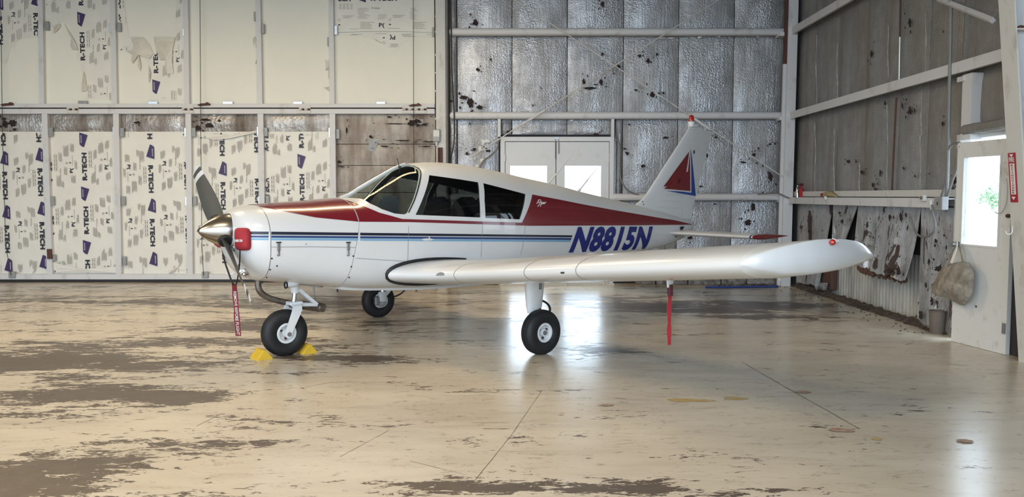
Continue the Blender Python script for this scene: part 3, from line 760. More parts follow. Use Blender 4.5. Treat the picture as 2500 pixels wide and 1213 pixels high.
for x, y, w, h, mt in TABS:
    bm = B(); a, b = pY(x-w/2, y+h/2, YD-.05), pY(x+w/2, y-h/2, YD-.05)
    box(bm, (a.x, YD-.06, a.z), (b.x, YD-.03, b.z), .004); ch(link('tape_tab', bm, M[mt]), hd)
# hinges on the fold line
for x, n, w in [(177, 4, 28), (458, 4, 28), (744, 4, 28), (1012, 8, 60)]:
    y = 267; a, b = pY(x-w/2, y+9, YD-.1), pY(x+w/2, y-9, YD-.1)
    bm = B(); box(bm, (a.x, YD-.1, a.z), (b.x, YD-.084, b.z), .003); hg = ch(link('hinge', bm, M['beam_warm']), hd)
    zc = (a.z+b.z)/2
    for q in range(n):
        t0 = a.x+(b.x-a.x)*(q+.1)/n; t1 = a.x+(b.x-a.x)*(q+.85)/n
        bm = B(); tube(bm, [(t0-hd.location.x, YD-.108-hd.location.y, zc), (t1-hd.location.x, YD-.108-hd.location.y, zc)], .017, 8); link('knuckle', bm, M['rust'] if q % 2 else M['beam_warm'], hd)
# rusty lift brackets
for x, y in [(16, 254), (497, 254), (1013, 256)]:
    bm = B(); p = pY(x, y, YD-.12)-hd.location
    prism(bm, [(-.14, -.01), (-.1, -.03), (.08, -.02), (.14, -.015), (.12, .01), (.07, .035), (.03, .015), (-.06, .012)], lambda q: p+Vector((q[0]*.8, 0, q[1])), lambda q: p+Vector((q[0]*.8, .07, q[1])))
    link('lift_bracket', bm, M['rust'], hd)
# lift cables
for pts, r in [([(488, -10), (490, 300), (493, 600), (497, 672)], .005), ([(1009, -10), (1010, 300), (1011, 410)], .005), ([(2, 20), (6, 330), (14, 600), (27, 672)], .005)]:
    bm = B(); tube(bm, [pY(a, b, YD-.13)-hd.location for a, b in pts], r, 6); link('lift_cable', bm, M['cord_black'], hd)
for x, y, w, h in [(500, 671, 16, 16), (28, 671, 16, 16)]:
    bm = B(); p = pY(x, y, YD-.12)-hd.location
    box(bm, p+Vector((-w*.0035, 0, -h*.0035)), p+Vector((w*.0035, .05, h*.0035)), .01); link('cable_anchor', bm, M['grey_box'], hd)
# second-stud bracket of the lower leaf (short rusty joint on the first stud)
bm = B(); a, b = pY(115, 632, YD-.1), pY(125, 608, YD-.1); box(bm, (a.x, YD-.1, a.z), (b.x, YD-.07, b.z)); ch(link('stud_joint', bm, M['rust']), hd)
# jamb post
YJ = YD-.35
bm = B(); xa, xc = xd(1063, 100, YJ), xd(1088, 100, YJ)
box(bm, (xa, YJ, 0), (xc, YJ+.42, ROOF), .01); jamb = tag(link('trim_1', bm, M['beam_warm']), kind='structure')
for y in (40, 78, 134, 178, 222, 290): 
    bm = B(); p = pY(1064, y, YJ); box(bm, (p.x-.012, YJ-.012, p.z-.012), (p.x+.012, YJ+.01, p.z+.012)); link('bolt', bm, M['paper'], jamb)
bm = B(); box(bm, (xc, YJ+.2, 0), (xb(1100), YJ+.3, ROOF)); tag(link('trim_2', bm, M['dark']), kind='structure')
bm = B(); box(bm, (XLEFT, YD+.1, 0), (xb(1092), YD+.14, ROOF)); tag(link('wall_far', bm, M['dark']), kind='structure')
# conduits between jamb and foil wall
for x0, x1, r, mt, Y in [(1091, 1092, .018, 'conduit', YB-.1), (1095, 1096, .012, 'cord_black', YB-.12)]:
    bm = B(); tube(bm, [pY(x0, -10, Y), pY(x1, 420, Y), Vector((pY(x1, 420, Y).x, Y, .1))], r, 8); tag(link('wall_conduit', bm, M[mt]), 'thin grey conduit running down beside the tall door jamb' if mt == 'conduit' else 'thin black cable running straight down right beside the door jamb', 'conduit')
bm = B(); tube(bm, [pY(*q, YB-.2) for q in [(1099, -10), (1101, 60), (1103, 150), (1106, 230), (1109, 290), (1108, 350), (1101, 385), (1098, 420)]], .011, 8)
tag(link('hanging_cable', bm, M['cord_black']), 'black cable hanging loosely beside the tall door jamb', 'cable')
bm = B(); tube(bm, [pY(*q, YB-.12) for q in [(1170, 412), (1180, 393), (1200, 378), (1214, 363), (1217, 345), (1222, 340)]], .014, 8)
tag(link('door_cable', bm, M['conduit']), 'grey cable curving up to the left top corner of the double door', 'cable')
bm = B(); tube(bm, [pY(*q, YB-.16) for q in [(1500, 336), (1509, 345), (1513, 362), (1513, 420), (1519, 445), (1530, 462), (1545, 472), (1560, 476)]], .014, 8)
tag(link('looped_cable', bm, M['conduit']), 'grey cable hanging down right of the double door', 'cable')
bm = B(); tube(bm, [pY(*q, YB-.1) for q in [(1513, 326), (1513, 360)]], .008, 8)
tag(link('wall_rod', bm, M['beam']), 'short thin rod on the foil wall right of the double door', 'rod')
bm = B(); tube(bm, [pY(*q, YB-.36) for q in [(1850, 474), (1890, 471), (1905, 474), (1925, 483), (1945, 486), (1962, 486)]], .011, 8)
tag(link('corner_cable', bm, M['conduit']), 'grey cable bending around the corner column along the lower girt', 'cable')

# ---- right wall
def rY(px, y=480): return pX(px, y, XR).y
GZ = [(1.434, .11), (2.835, .12), (4.215, .12)]
DY0, DY1, DH = 7.50, 8.52, 2.10     # door opening in the right wall
bm = B()
def corr(y0, y1, z0, z1, dx=.16):
    n = int((y1-y0)/.0225); pr = []
    for i in range(n+1):
        ph = i % 4
        pr.append((XR+dx-(.018 if ph in (1, 2) else 0), y0+(y1-y0)*i/n))
    lo = [bm.verts.new((x, y, z0)) for x, y in pr]; hi = [bm.verts.new((x, y, z1)) for x, y in pr]
    for i in range(n): bm.faces.new((lo[i], lo[i+1], hi[i+1], hi[i]))
corr(9.0, YB+.1, 0, ROOF); corr(DY1, 9.0, 0, ROOF, .06); corr(DY0, DY1, DH, ROOF, .06); corr(MOUTH_Y, DY0, 0, ROOF, .06)
wall_right = tag(link('wall_right', bm, M['corr']), kind='structure')
FY_ = 7.0
zr = [1.40, 2.83, 4.21, ROOF-.02]; ye = [13.5, 12.75, 11.85, 10.9, rY(2197, 300), 9.25, 8.58, DY0-.05]
def rpanel(y0, y1, z0, z1, k, mat='foil_dull', bulge=.035):
    def f(u, v):
        y = y0-.005+(y1-y0+.01)*u; z = z0+(z1-z0)*v
        return Vector((XR-bulge*(.4+fbm(u*2+k, v*3+k, k))*math.sin(math.pi*u)**.4*(.5+.5*math.sin(math.pi*v))-.02*(1-v), y, z))
    return sheet('foil_panel', wall_right, M[mat], f, 8, 12, (.03, 0, 0))
for i in range(7):
    for j in range(3):
        if i == 6 and j == 0: rpanel(ye[i], ye[i+1], DH+.06, zr[1], i*3+j); continue
        rpanel(ye[i], ye[i+1], zr[j], zr[j+1], i*3+j)
y_ = FY_
rpanel(DY0-.05, y_, .05, ROOF-.02, 91, 'fibre')  # dark brown stands in for the shade of the frame column
while y_ > MOUTH_Y+.2:
    rpanel(y_, max(MOUTH_Y, y_-2.4), .05, ROOF-.02, int(y_*7)); y_ -= 2.4
# bright split seams running down the facing
M['split'] = plain('bright_foil_split', (.72, .74, .76), .35, .3, .15, 20)
for x, y0, y1 in [(1993, 85, 266), (1990, 300, 470), (2044, 105, 250), (2036, 315, 468), (2098, 395, 472), (2166, 255, 470), (2168, 60, 190), (2249, 225, 330), (2247, 330, 470), (2351, 205, 330), (2260, 30, 190)]:
    bm = B(); n = 16; prev = None
    for i in range(n+1):
        t = i/n; a = x+(hash2(i, x)-.5)*.5+.8*math.sin(i*.5+x); b = y0+(y1-y0)*t; w = .3+.8*hash2(i, x, 3)**2
        cur = [bm.verts.new(pX(a-w, b, XR-.066)), bm.verts.new(pX(a+w, b, XR-.07))]
        if prev: bm.faces.new((prev[0], prev[1], cur[1], cur[0]))
        prev = cur
    link('split_seam', bm, M['split'], wall_right)
bm = B(); a = pX(2197, 60, XR-.06); tube(bm, [pX(2199, -20, XR-.062), pX(2197, 90, XR-.062)], .011, 6); link('rusty_seam', bm, M['rust'], wall_right)
bm = B(); tube(bm, [pX(2197, 90, XR-.062), pX(2195, 205, XR-.062)], .008, 6); link('seam_line', bm, M['split'], wall_right)
bm = B(); tube(bm, [pX(2188, 238, XR-.062), pX(2177, 475, XR-.062)], .011, 6); link('rusty_seam', bm, M['rust'], wall_right)
RT = [(2221, 55, 12, 34, 1), (2127, 132, 8, 26, 2), (2302, 78, 4, 8, 3), (2161, 252, 7, 18, 4), (2203, 258, 6, 26, 5), (2221, 270, 14, 30, 6), (2233, 268, 5, 16, 7), (2301, 302, 8, 16, 8), (2105, 420, 14, 14, 9), (2070, 394, 10, 12, 10), (2090, 394, 5, 10, 11), (2149, 422, 7, 22, 12), (2131, 452, 8, 20, 13), (2137, 462, 6, 16, 14), (2234, 430, 6, 10, 15), (2269, 424, 5, 6, 16), (2206, 410, 4, 14, 17), (2330, 440, 16, 30, 18), (2320, 460, 12, 20, 19)]
for t in RT: tear(*t, fn=lambda a, b, off: pX(a, b, XR-.058-off), par=wall_right)
# girts on the right wall
def rgirt(z, h, y0, y1, mat='beam'):
    bm = B(); box(bm, (XR-.20, y0, z-h/2), (XR-.185, y1, z+h/2)); box(bm, (XR-.185, y0, z+h/2-.015), (XR+.02, y1, z+h/2)); box(bm, (XR-.185, y0, z-h/2), (XR-.16, y1, z-h/2+.012))
    return link('girt', bm, M[mat], wall_right)
rgirt(2.835, .115, 6.0, YB-.08); rgirt(4.215, .115, 6.0, YB-.08); rgirt(1.434, .105, pX(2297, 495, XR-.2).y, YB-.08)
bm = B(); box(bm, (XR-.09, 8.36, 1.50), (XR-.07, YB-.1, 1.58)); link('girt_lip', bm, M['beam_warm'], wall_right)
# torn lower facing
def torn(name, f, k, mat='peel', nu=16, nv=16): return sheet(name, wall_right, M[mat], f, nu, nv, (.012, 0, 0))
def strip(top0, top1, bot0, bot1, lean, k, rag=.05, curve=0.0):
    """pixel columns of the top and bottom edges (px, py) each; lean pushes the bottom into the room"""
    def f(u, v):
        a = (top0[0]+(top1[0]-top0[0])*u, top0[1]+(top1[1]-top0[1])*u); b = (bot0[0]+(bot1[0]-bot0[0])*u, bot0[1]+(bot1[1]-bot0[1])*u)
        w = 1-v; px = a[0]+(b[0]-a[0])*w+curve*math.sin(math.pi*w); py = a[1]+(b[1]-a[1])*w
        if w > .95: py += 14*(fbm(u*9+k, k, k)-.5)
        off = lean*w*w+.05*(fbm(u*4+k, v*4, k)-.5)*min(1, 4*w)+.03*math.sin(u*9+k)*w
        return pX(px, py, XR-.03-off)
    return torn('torn_foil', f, k)
strip((1948, 498), (2033, 500), (1944, 690), (1998, 700), .03, 1)
strip((2034, 500), (2093, 502), (2029, 640), (2043, 640), .05, 2)
strip((2095, 502), (2142, 503), (2081, 640), (2128, 664), .04, 3)
strip((2140, 503), (2246, 506), (2124, 662), (2207, 686), .13, 4, curve=6)
strip((2249, 506), (2345, 508), (2243, 795), (2330, 828), .03, 5)
strip((1985, 690), (2020, 690), (1990, 702), (2016, 710), .02, 7)
for k_, t in enumerate([(2172, 530, 12, 22), (2200, 530, 14, 34), (2212, 525, 8, 16), (2185, 600, 5, 9), (2193, 660, 14, 28), (2170, 660, 20, 16), (2285, 588, 10, 14), (2268, 640, 8, 22), (2290, 655, 26, 20), (2283, 600, 7, 10), (2260, 695, 8, 16), (2248, 770, 14, 34), (2275, 735, 12, 26), (2310, 605, 8, 14), (2305, 575, 8, 8), (2056, 540, 12, 14), (2118, 548, 8, 22), (2132, 580, 6, 10), (2050, 520, 8, 12), (1975, 565, 8, 6), (2110, 600, 10, 16)]):
    tear(*t, 70+k_, fn=lambda a, b, off: pX(a, b, XR-.10-off-(.10*max(0, (b-560)/120) if 2120 < a < 2215 else 0)), par=wall_right)
# shaggy fibre under the torn edge
bm = B(); random.seed(3)
for i in range(46):
    t = i/45; p = pX(2095+115*t, 655+28*t+random.uniform(-4, 6), XR-.06-.12*random.random()*t)
    r = random.uniform(.02, .05)
    bmesh.ops.create_icosphere(bm, subdivisions=1, radius=r, matrix=Matrix.Translation(p) @ Matrix.Diagonal((.6, 1, random.uniform(.7, 1.4), 1)))
tag(link('hanging_fibre', bm, M['fibre'], wall_right), kind='stuff')
# near-black plate painting in the cavity's shade behind the facing, above the bare metal
bm = B()
for y0, y1, z0, z1 in [(12.9, YB, .1, 1.42), (11.9, 12.9, .45, 1.42), (10.2, 11.9, .75, 1.42), (9.0, 10.2, .80, 1.42)]:
    box(bm, (XR+.09, y0, z0), (XR+.12, y1, z1))
link('cavity_shade', bm, M['dark'], wall_right)
bm = B(); box(bm, (XR+.02, 12.0, .08), (XR+.12, 12.35, .6), .02); link('fibre_clump', bm, M['fibre'], wall_right)
# dirt along the foot of the right wall
M['dirt'] = grime('dirt', (.05, .035, .028), (.11, .08, .06), .4, .65, .95, scale=(9, 9, 9), bump=.6)
bm = B(); n = 420; prev = None
for i in range(n+1):
    y = 13.3-(13.3-8.62)*i/n; w = .0+.09*fbm(i*.12, 2, 4)+.03*hash2(i, 77); h = .02+.055*fbm(i*.22, 7, 2)
    cur = [bm.verts.new(p) for p in [(XR+.02, y, h), (XR-.01, y, h*(.8+.4*hash2(i, 3))), (XR-.04-w*.3, y, h*.6*(.6+.8*hash2(i, 5))), (XR-.07-w, y, .002)]]
    if prev:
        for a in range(3): bm.faces.new((prev[a], prev[a+1], cur[a+1], cur[a]))
    prev = cur
tag(link('wall_dirt', bm, M['dirt'], None, True, 30), 'brown dirt and crumbled debris along the foot of the side wall', 'dirt', kind='stuff')
bm = B(); random.seed(5)
for i in range(60):
    y = random.uniform(8.7, 13.2); r = random.uniform(.004, .013); p = Vector((XR-.22-abs(random.gauss(0, .12)), y, r*.4))
    bmesh.ops.create_icosphere(bm, subdivisions=1, radius=r, matrix=Matrix.Translation(p) @ Matrix.Diagonal((1, 1.3, .6, 1)))
for i in range(50):
    x = random.uniform(3.4, 4.5); r = random.uniform(.006, .018)
    bmesh.ops.create_icosphere(bm, subdivisions=1, radius=r, matrix=Matrix.Translation((x, YB-.16-abs(random.gauss(0, .06)), r*.4)) @ Matrix.Diagonal((1.3, 1, .6, 1)))
tag(link('loose_debris', bm, M['dirt']), 'scattered crumbs of dirt on the floor beside the walls', 'debris', kind='stuff')

# ---- side door, slightly ajar
ang = math.atan2(.114, .707)
door3 = empty('door_3', (4.715, 7.52, 0), kind='structure')
DW, DHH = .735, 2.055
door3.rotation_euler = (0, 0, ang)    # local +Y runs along the leaf away from the hinge, -X faces the room
def P3(px, py):  # pixel on the leaf plane -> local (y, z)
    n_ = Vector((math.cos(ang), math.sin(ang), 0)); o_ = Vector((4.715, 7.52, 0)); d = ray((px, py)); t = (o_-Vector((0, 0, H))).dot(n_)/d.dot(n_)
    w_ = Vector((0, 0, H))+d*t-o_; return w_.dot(Vector((-math.sin(ang), math.cos(ang), 0))), w_.z
wy1, wz1 = P3(2360, 385); wy0, wz0 = P3(2440, 602)
bm = B(); x0, x1 = -.022, .022
box(bm, (x0, 0, .003), (x1, wy0, DHH)); box(bm, (x0, wy1, .003), (x1, DW, DHH)); box(bm, (x0, wy0, .003), (x1, wy1, wz0)); box(bm, (x0, wy0, wz1), (x1, wy1, DHH))
M['door_old'] = grime('door_paint_old', (.64, .635, .61), (.42, .37, .31), .55, .80, .45, scale=(3, 3, 3), bump=.05)
leaf = link('door_leaf', bm, M['door_old'], door3)
bm = B(); box(bm, (-.004, wy0, wz0), (.004, wy1, wz1)); link('pane', bm, M['pane'], leaf)
bm = B()
for a, b, c_, d_ in [(wy0-.02, wy0, wz0-.02, wz1+.02), (wy1, wy1+.02, wz0-.02, wz1+.02), (wy0, wy1, wz0-.02, wz0), (wy0, wy1, wz1, wz1+.02)]: box(bm, (-.03, a, c_), (-.02, b, d_))
link('window_bead', bm, M['door_old'], leaf)
for z in (.25, 1.75):
    bm = B(); tube(bm, [(-.03, .015, z-.05), (-.03, .015, z+.05)], .011, 8); box(bm, (-.027, .02, z-.05), (-.021, .05, z+.05)); link('hinge', bm, M['steel'], leaf)
ky, kz = P3(2344, 596)
bm = B(); lathe(bm, [(0, .03), (-.012, .03), (-.014, .014), (-.04, .014), (-.046, .026), (-.06, .03), (-.075, .022), (-.08, 0)], 18, Matrix.Translation((-.022, ky, kz)))
link('door_knob', bm, M['steel'], leaf, True)
bm = B(); a = P3(2388, 748); box(bm, (-.025, a[0]-.01, a[1]-.01), (-.02, a[0]+.01, a[1]+.01)); link('spot', bm, M['rust'], leaf)
bm = B(); box(bm, (XR-.0, DY0, 0), (XR+.07, DY1, .03)); box(bm, (XR-.05, DY1, 0), (XR+.07, DY1+.06, DH+.06)); box(bm, (XR-.05, DY0, DH), (XR+.07, DY1, DH+.06))
tag(link('trim_3', bm, M['door_old']), kind='structure')
bm = B(); box(bm, (XR-.05, DY0-.25, 0), (XR+.07, DY0+.10, DH+.06)); tag(link('trim_6', bm, M['dark']), kind='structure')  # dark filler blocking daylight at the hinge; colour stands in for the column's shade
# stub post and ledge above the door
bm = B(); a, b = pX(2355, 188, XR-.12), pX(2373, 340, XR-.12)
box(bm, (XR-.14, b.y, b.z), (XR-.02, a.y+.0, a.z+.02)); tag(link('trim_4', bm, M['beam']), kind='structure')
bm = B(); a = pX(2349, 192, XR-.14); box(bm, (XR-.16, a.y-.06, a.z-.03), (XR-.1, a.y+.06, a.z+.02)); tag(link('trim_5', bm, M['beam']), kind='structure')
bm = B(); tube(bm, [(XR-.12, 8.3, 2.19), (XR-.12, 7.46, 2.20)], .055, 10); tag(link('foam_roll', bm, M['foil_dull']), 'dull foil covered roll stuffed above the side door', 'insulation roll')

# ---- tapered frame column nearest the camera on the right
FY0, FY1 = 7.02, 7.24
def inner(z): return 4.645-.095*z
col = empty('frame_column', (4.7, 7.13, 0), label='tapered white steel frame column right of the side door', cat='column')
zs = [0, ROOF]
bm = B(); loft(bm, [[(inner(z), FY1, z), (inner(z), FY0, z), (inner(z)+.014, FY0, z), (inner(z)+.014, FY1, z)] for z in zs]); cf = ch(link('inner_flange', bm, M['beam_warm']), col)
ym = (FY0+FY1)/2
bm = B(); loft(bm, [[(inner(z)+.014, ym+.006, z), (inner(z)+.014, ym-.006, z), (XR+.5, ym-.006, z), (XR+.5, ym+.006, z)] for z in zs]); ch(link('web', bm, M['beam']), col)
bm = B(); box(bm, (XR+.02, FY0, 0), (XR+.04, FY1, ROOF)); ch(link('outer_flange', bm, M['beam']), col)
zz = pY(2480, 76, ym-.006).z; bm = B(); box(bm, (inner(zz)+.014, FY0, zz-.006), (XR+.02, ym-.006, zz+.006)); ch(link('stiffener', bm, M['beam_warm']), col)
bm = B(); bmesh.ops.create_icosphere(bm, subdivisions=2, radius=.026, matrix=Matrix.Translation((pY(2492, 68, ym-.08).x, ym-.08, zz+.016)) @ Matrix.Diagonal((1.2, 1, .8, 1)))
tag(link('mud_nest', bm, M['rust'], None, True), 'small brown lump on the ledge of the frame column', 'mud lump')
bm = B(); tube(bm, [pX(2290, -3, XR-.16), pX(2424, 50, 4.44)], .030, 4); tag(link('flange_brace', bm, M['beam']), 'short white diagonal strut at the top of the tapered column', 'strut')

# ---- the rest of the shell
bm = B(); box(bm, (XL-.1, MOUTH_Y, 0), (XL, YD+.1, ROOF)); tag(link('wall_left', bm, M['foil_dull']), kind='structure')
bm = B(); box(bm, (XL-.1, MOUTH_Y, ROOF), (XR+.2, YD+.2, ROOF+.1)); tag(link('ceiling', bm, M['foil_dull']), kind='structure')
# ================================================================== aircraft (local: +x nose, +y left wing, z up)
PX, PY, YAW = -0.698, 8.746, 3.83529
plane = empty('airplane', (PX, PY, 0), YAW, 'white low-wing propeller airplane with red and blue stripes parked in the hangar', 'airplane')
PH, PL = Vector((math.cos(YAW), math.sin(YAW), 0)), Vector((-math.sin(YAW), math.cos(YAW), 0)); PO = Vector((PX, PY, 0))
def to_loc(w): d = w-PO; return Vector((d.dot(PH), d.dot(PL), d.z))
def onY(q, y):
    d = ray(q); o = Vector((0, 0, H)); t = (PO.dot(PL)+y-o.dot(PL))/d.dot(PL); return to_loc(o+d*t)
def onX(q, x):
    d = ray(q); o = Vector((0, 0, H)); t = (PO.dot(PH)+x-o.dot(PH))/d.dot(PH); return to_loc(o+d*t)
#      x      zt     zb     w      zm    nu   nl
ST = [(2.435, 1.30, 1.08, .155, 1.19, 2.0, 2.0),
      (2.42, 1.345, .985, .26, 1.17, 2.2, 2.2),
      (2.39, 1.375, .90, .335, 1.15, 2.3, 2.3),
      (2.34, 1.400, .825, .39, 1.13, 2.4, 2.4),
      (2.27, 1.418, .765, .425, 1.12, 2.5, 2.6),
      (2.20, 1.430, .738, .445, 1.11, 2.5, 2.8),
      (2.00, 1.446, .712, .470, 1.10, 2.6, 3.0),
      (1.70, 1.464, .665, .500, 1.08, 2.6, 3.4),
      (1.42, 1.486, .622, .530, 1.07, 2.6, 3.8),
      (1.28, 1.497, .606, .540, 1.07, 2.6, 4.0),
      (1.10, 1.585, .592, .548, 1.08, 2.45, 4.0),
      (0.85, 1.715, .575, .555, 1.10, 2.35, 4.0),
      (0.62, 1.822, .56, .558, 1.12, 2.35, 4.0),
      (0.50, 1.852, .555, .558, 1.12, 2.4, 4.0),
      (0.20, 1.870, .55, .555, 1.12, 2.5, 4.0),
      (-.10, 1.855, .55, .545, 1.12, 2.5, 4.0),
      (-.60, 1.792, .56, .515, 1.11, 2.5, 3.8),
      (-1.0, 1.728, .585, .480, 1.10, 2.4, 3.6),
      (-1.45, 1.660, .615, .430, 1.08, 2.4, 3.4),
      (-2.0, 1.562, .66, .360, 1.06, 2.3, 3.2),
      (-2.6, 1.462, .715, .280, 1.04, 2.2, 3.0),
      (-3.1, 1.378, .762, .215, 1.04, 2.2, 2.8),
      (-3.6, 1.285, .815, .150, 1.04, 2.2, 2.6),
      (-4.0, 1.205, .90, .095, 1.05, 2.2, 2.4),
      (-4.25, 1.150, 1.00, .045, 1.08, 2.1, 2.2),
      (-4.31, 1.125, 1.06, .015, 1.09, 2.0, 2.0)]
ST.sort()
def _mk(col):
    xs = [s[0] for s in ST]; ys = [s[col] for s in ST]; n = len(xs)
    d = [(ys[i+1]-ys[i])/(xs[i+1]-xs[i]) for i in range(n-1)]
    m_ = [d[0]]+[0 if d[i-1]*d[i] <= 0 else 2*d[i-1]*d[i]/(d[i-1]+d[i]) for i in range(1, n-1)]+[d[-1]]
    def f(x):
        if x <= xs[0]: return ys[0]
        if x >= xs[-1]: return ys[-1]
        lo = 0
        while xs[lo+1] < x: lo += 1
        h_ = xs[lo+1]-xs[lo]; t = (x-xs[lo])/h_
        return (2*t**3-3*t*t+1)*ys[lo]+(t**3-2*t*t+t)*h_*m_[lo]+(-2*t**3+3*t*t)*ys[lo+1]+(t**3-t*t)*h_*m_[lo+1]
    return f
FZT, FZB, FW, FZM, FNU, FNL = [_mk(i) for i in range(1, 7)]
def halfw(x, z):
    zm = FZM(x)
    if z >= zm: t = (z-zm)/(FZT(x)-zm); n = FNU(x)
    else: t = (zm-z)/(zm-FZB(x)); n = FNL(x)
    return 0.0 if t >= 1 else FW(x)*(1-t**n)**(1/n)
NS = 28
def section(u, inset=0.0, shear=None):
    pts = []; zt, zb_, w, zm, nu, nl = FZT(u)-inset, FZB(u)+inset, FW(u)-inset, FZM(u), FNU(u), FNL(u)
    def pt(a):
        c_, s_ = math.cos(a), math.sin(a)
        n = nu if s_ >= 0 else nl; hgt = (zt-zm) if s_ >= 0 else (zm-zb_)
        return w*abs(c_)**(2/n)*(1 if c_ >= 0 else -1), zm+hgt*abs(s_)**(2/n)*(1 if s_ >= 0 else -1)
    for k in range(NS*2):
        y, z = pt(k*math.pi/NS)
        x = u
        if shear:
            x = u+shear(z); hw = halfw(x, z); y = math.copysign(max(hw-inset, 0), y) if abs(y) > 1e-6 else 0
        pts.append(Vector((x, y, z)))
    return pts
def body(u0, u1, step=.05, sh0=None, sh1=None, inset=0.0):
    n = max(2, int(abs(u1-u0)/step)); rings = []
    for i in range(n+1):
        t = i/n
        f = None
        if sh0 or sh1: f = lambda z, t=t: (sh0(z)*(1-t) if sh0 else 0)+(sh1(z)*t if sh1 else 0)
        rings.append(section(u0+(u1-u0)*t, inset, f))
    return rings
def at_fuse(q):
    """pixel -> point on the left fuselage side"""
    y = .4
    for _ in range(60):
        p = onY(q, y); y2 = halfw(p.x, p.z); y += (y2-y)*.6
    return onY(q, y)
def fw_shear(z): return max(0, 1.27-z)*.22
E_OFF = .003
def refine(bm, dx=.06, dz=.03, ax=(0, 2)):
    for a, d in ((ax[0], dx), (ax[1], dz)):
        lo = min(v.co[a] for v in bm.verts); hi = max(v.co[a] for v in bm.verts); k = math.floor(lo/d)+1
        no = Vector((0, 0, 0)); no[a] = 1
        while k*d < hi-1e-6:
            co = Vector((0, 0, 0)); co[a] = k*d
            bmesh.ops.bisect_plane(bm, geom=bm.verts[:]+bm.edges[:]+bm.faces[:], plane_co=co, plane_no=no); k += 1
def drape(bm, off=E_OFF, side=1, dx=.06, dz=.03):
    refine(bm, dx, dz)
    for v in bm.verts: v.co.y = side*(halfw(v.co.x, v.co.z)+off)
def decal(name, poly, mat, parent, off=E_OFF, both=True, dx=.06, dz=.03):
    """poly: list of (x, z) on the fuselage side, laid on the skin as thin paint film"""
    out = []
    for s in ((1, -1) if both else (1,)):
        bm = B(); bm.faces.new([bm.verts.new((x, 0, z)) for x, z in poly])
        bmesh.ops.triangulate(bm, faces=bm.faces); drape(bm, off, s, dx, dz)
        out.append(link(name, bm, M[mat], parent, True))
    return out
def px_poly(pts): return [(p.x, p.z) for p in (at_fuse(q) for q in pts)]
def seam_line(pts_xz, w=.0045, off=.004, both=True, name='panel_seam', mat='seam', par=None):
    L = []; R_ = []
    P = [Vector((a, b)) for a, b in pts_xz]
    for i, p in enumerate(P):
        t = (P[min(i+1, len(P)-1)]-P[max(i-1, 0)]).normalized(); n_ = Vector((-t.y, t.x))*w/2; L.append(p+n_); R_.append(p-n_)
    return decal(name, [(a.x, a.y) for a in L]+[(a.x, a.y) for a in reversed(R_)], mat, par, off, both, .1, .05)

# ---- fuselage shell with window openings
outer = body(1.37, -4.31, .06, fw_shear, None)
bm = B(); loft(bm, outer)
bmesh.ops.recalc_face_normals(bm, faces=bm.faces)
bi = B(); loft(bi, body(1.33, -1.9, .06, None, None, .022)); bmesh.ops.recalc_face_normals(bi, faces=bi.faces)
bmesh.ops.reverse_faces(bi, faces=bi.faces)
for f in bi.faces: f.material_index = 1
tmp_me = bpy.data.meshes.new('tmp'); bi.to_mesh(tmp_me); bi.free()
for f in bm.faces: f.smooth = True
bm.from_mesh(tmp_me); bpy.data.meshes.remove(tmp_me)
me = bpy.data.meshes.new('fuselage'); bm.to_mesh(me); bm.free()
fus = bpy.data.objects.new('fuselage', me); C.objects.link(fus)
for mt in ('white_paint', 'interior'): me.materials.append(M[mt])
WS_PX = [(841, 482.5), (880, 484.6), (904, 497), (933.5, 511), (963, 521), (982, 523), (991, 523), (997, 519), (1010.7, 490), (1022.6, 451), (1027, 425), (1026, 416), (1021, 409.7), (1007.8, 403.5)]
WS = px_poly(WS_PX)
W1 = px_poly([(1014.6, 524.4), (1048, 427.5), (1168.6, 445), (1171.5, 480), (1173.6, 530.8)])
W2 = px_poly([(1180, 447), (1284, 474), (1269.8, 535.5), (1185, 531.8), (1183, 490)])
ws_cut = WS+[(WS[-1][0]-.05, 1.90), (.9, 1.95), (1.38, 1.56), (1.33, 1.50)]
ws_cut = WS+[(WS[-1][0]+.03, 1.95), (1.36, 1.62)]
cut = B()
for s in (1, -1):
    prism(cut, ws_cut, lambda p: Vector((p[0], s*.020, p[1])), lambda p: Vector((p[0], s*.9, p[1])))
    for wp in (W1, W2): prism(cut, wp, lambda p: Vector((p[0], s*.15, p[1])), lambda p: Vector((p[0], s*.9, p[1])))
bmesh.ops.recalc_face_normals(cut, faces=cut.faces)
cme = bpy.data.meshes.new('cut'); cut.to_mesh(cme); cut.free(); cob = bpy.data.objects.new('cut', cme); C.objects.link(cob)
md = fus.modifiers.new('b', 'BOOLEAN'); md.operation = 'DIFFERENCE'; md.solver = 'EXACT'; md.object = cob; md.use_self = False
dg = bpy.context.evaluated_depsgraph_get(); nm = bpy.data.meshes.new_from_object(fus.evaluated_get(dg))
fus.modifiers.clear(); fus.data = nm; nm.name = 'fuselage'; bpy.data.objects.remove(cob); bpy.data.meshes.remove(cme); bpy.data.meshes.remove(me)
fus.parent = plane
def skin_normal(p):
    """analytic normal of the fuselage skin"""
    def g_(x, y, z):
        zm = FZM(x); w = FW(x)
        if z >= zm: h_, n_ = FZT(x)-zm, FNU(x)
        else: h_, n_ = zm-FZB(x), FNL(x)
        return (abs(y)/w)**n_+(abs(z-zm)/h_)**n_
    e_ = 2e-3; x, y, z = p
    v = Vector((g_(x+e_, y, z)-g_(x-e_, y, z), g_(x, y+e_, z)-g_(x, y-e_, z), g_(x, y, z+e_)-g_(x, y, z-e_)))
    return v.normalized(), abs(g_(x, y, z)-1)
vn = []; ok_ = []
for v in nm.vertices:
    n_, e_ = skin_normal(v.co); vn.append(n_); ok_.append(e_ < .02 and -4.2 < v.co.x < 1.5)
loops = []
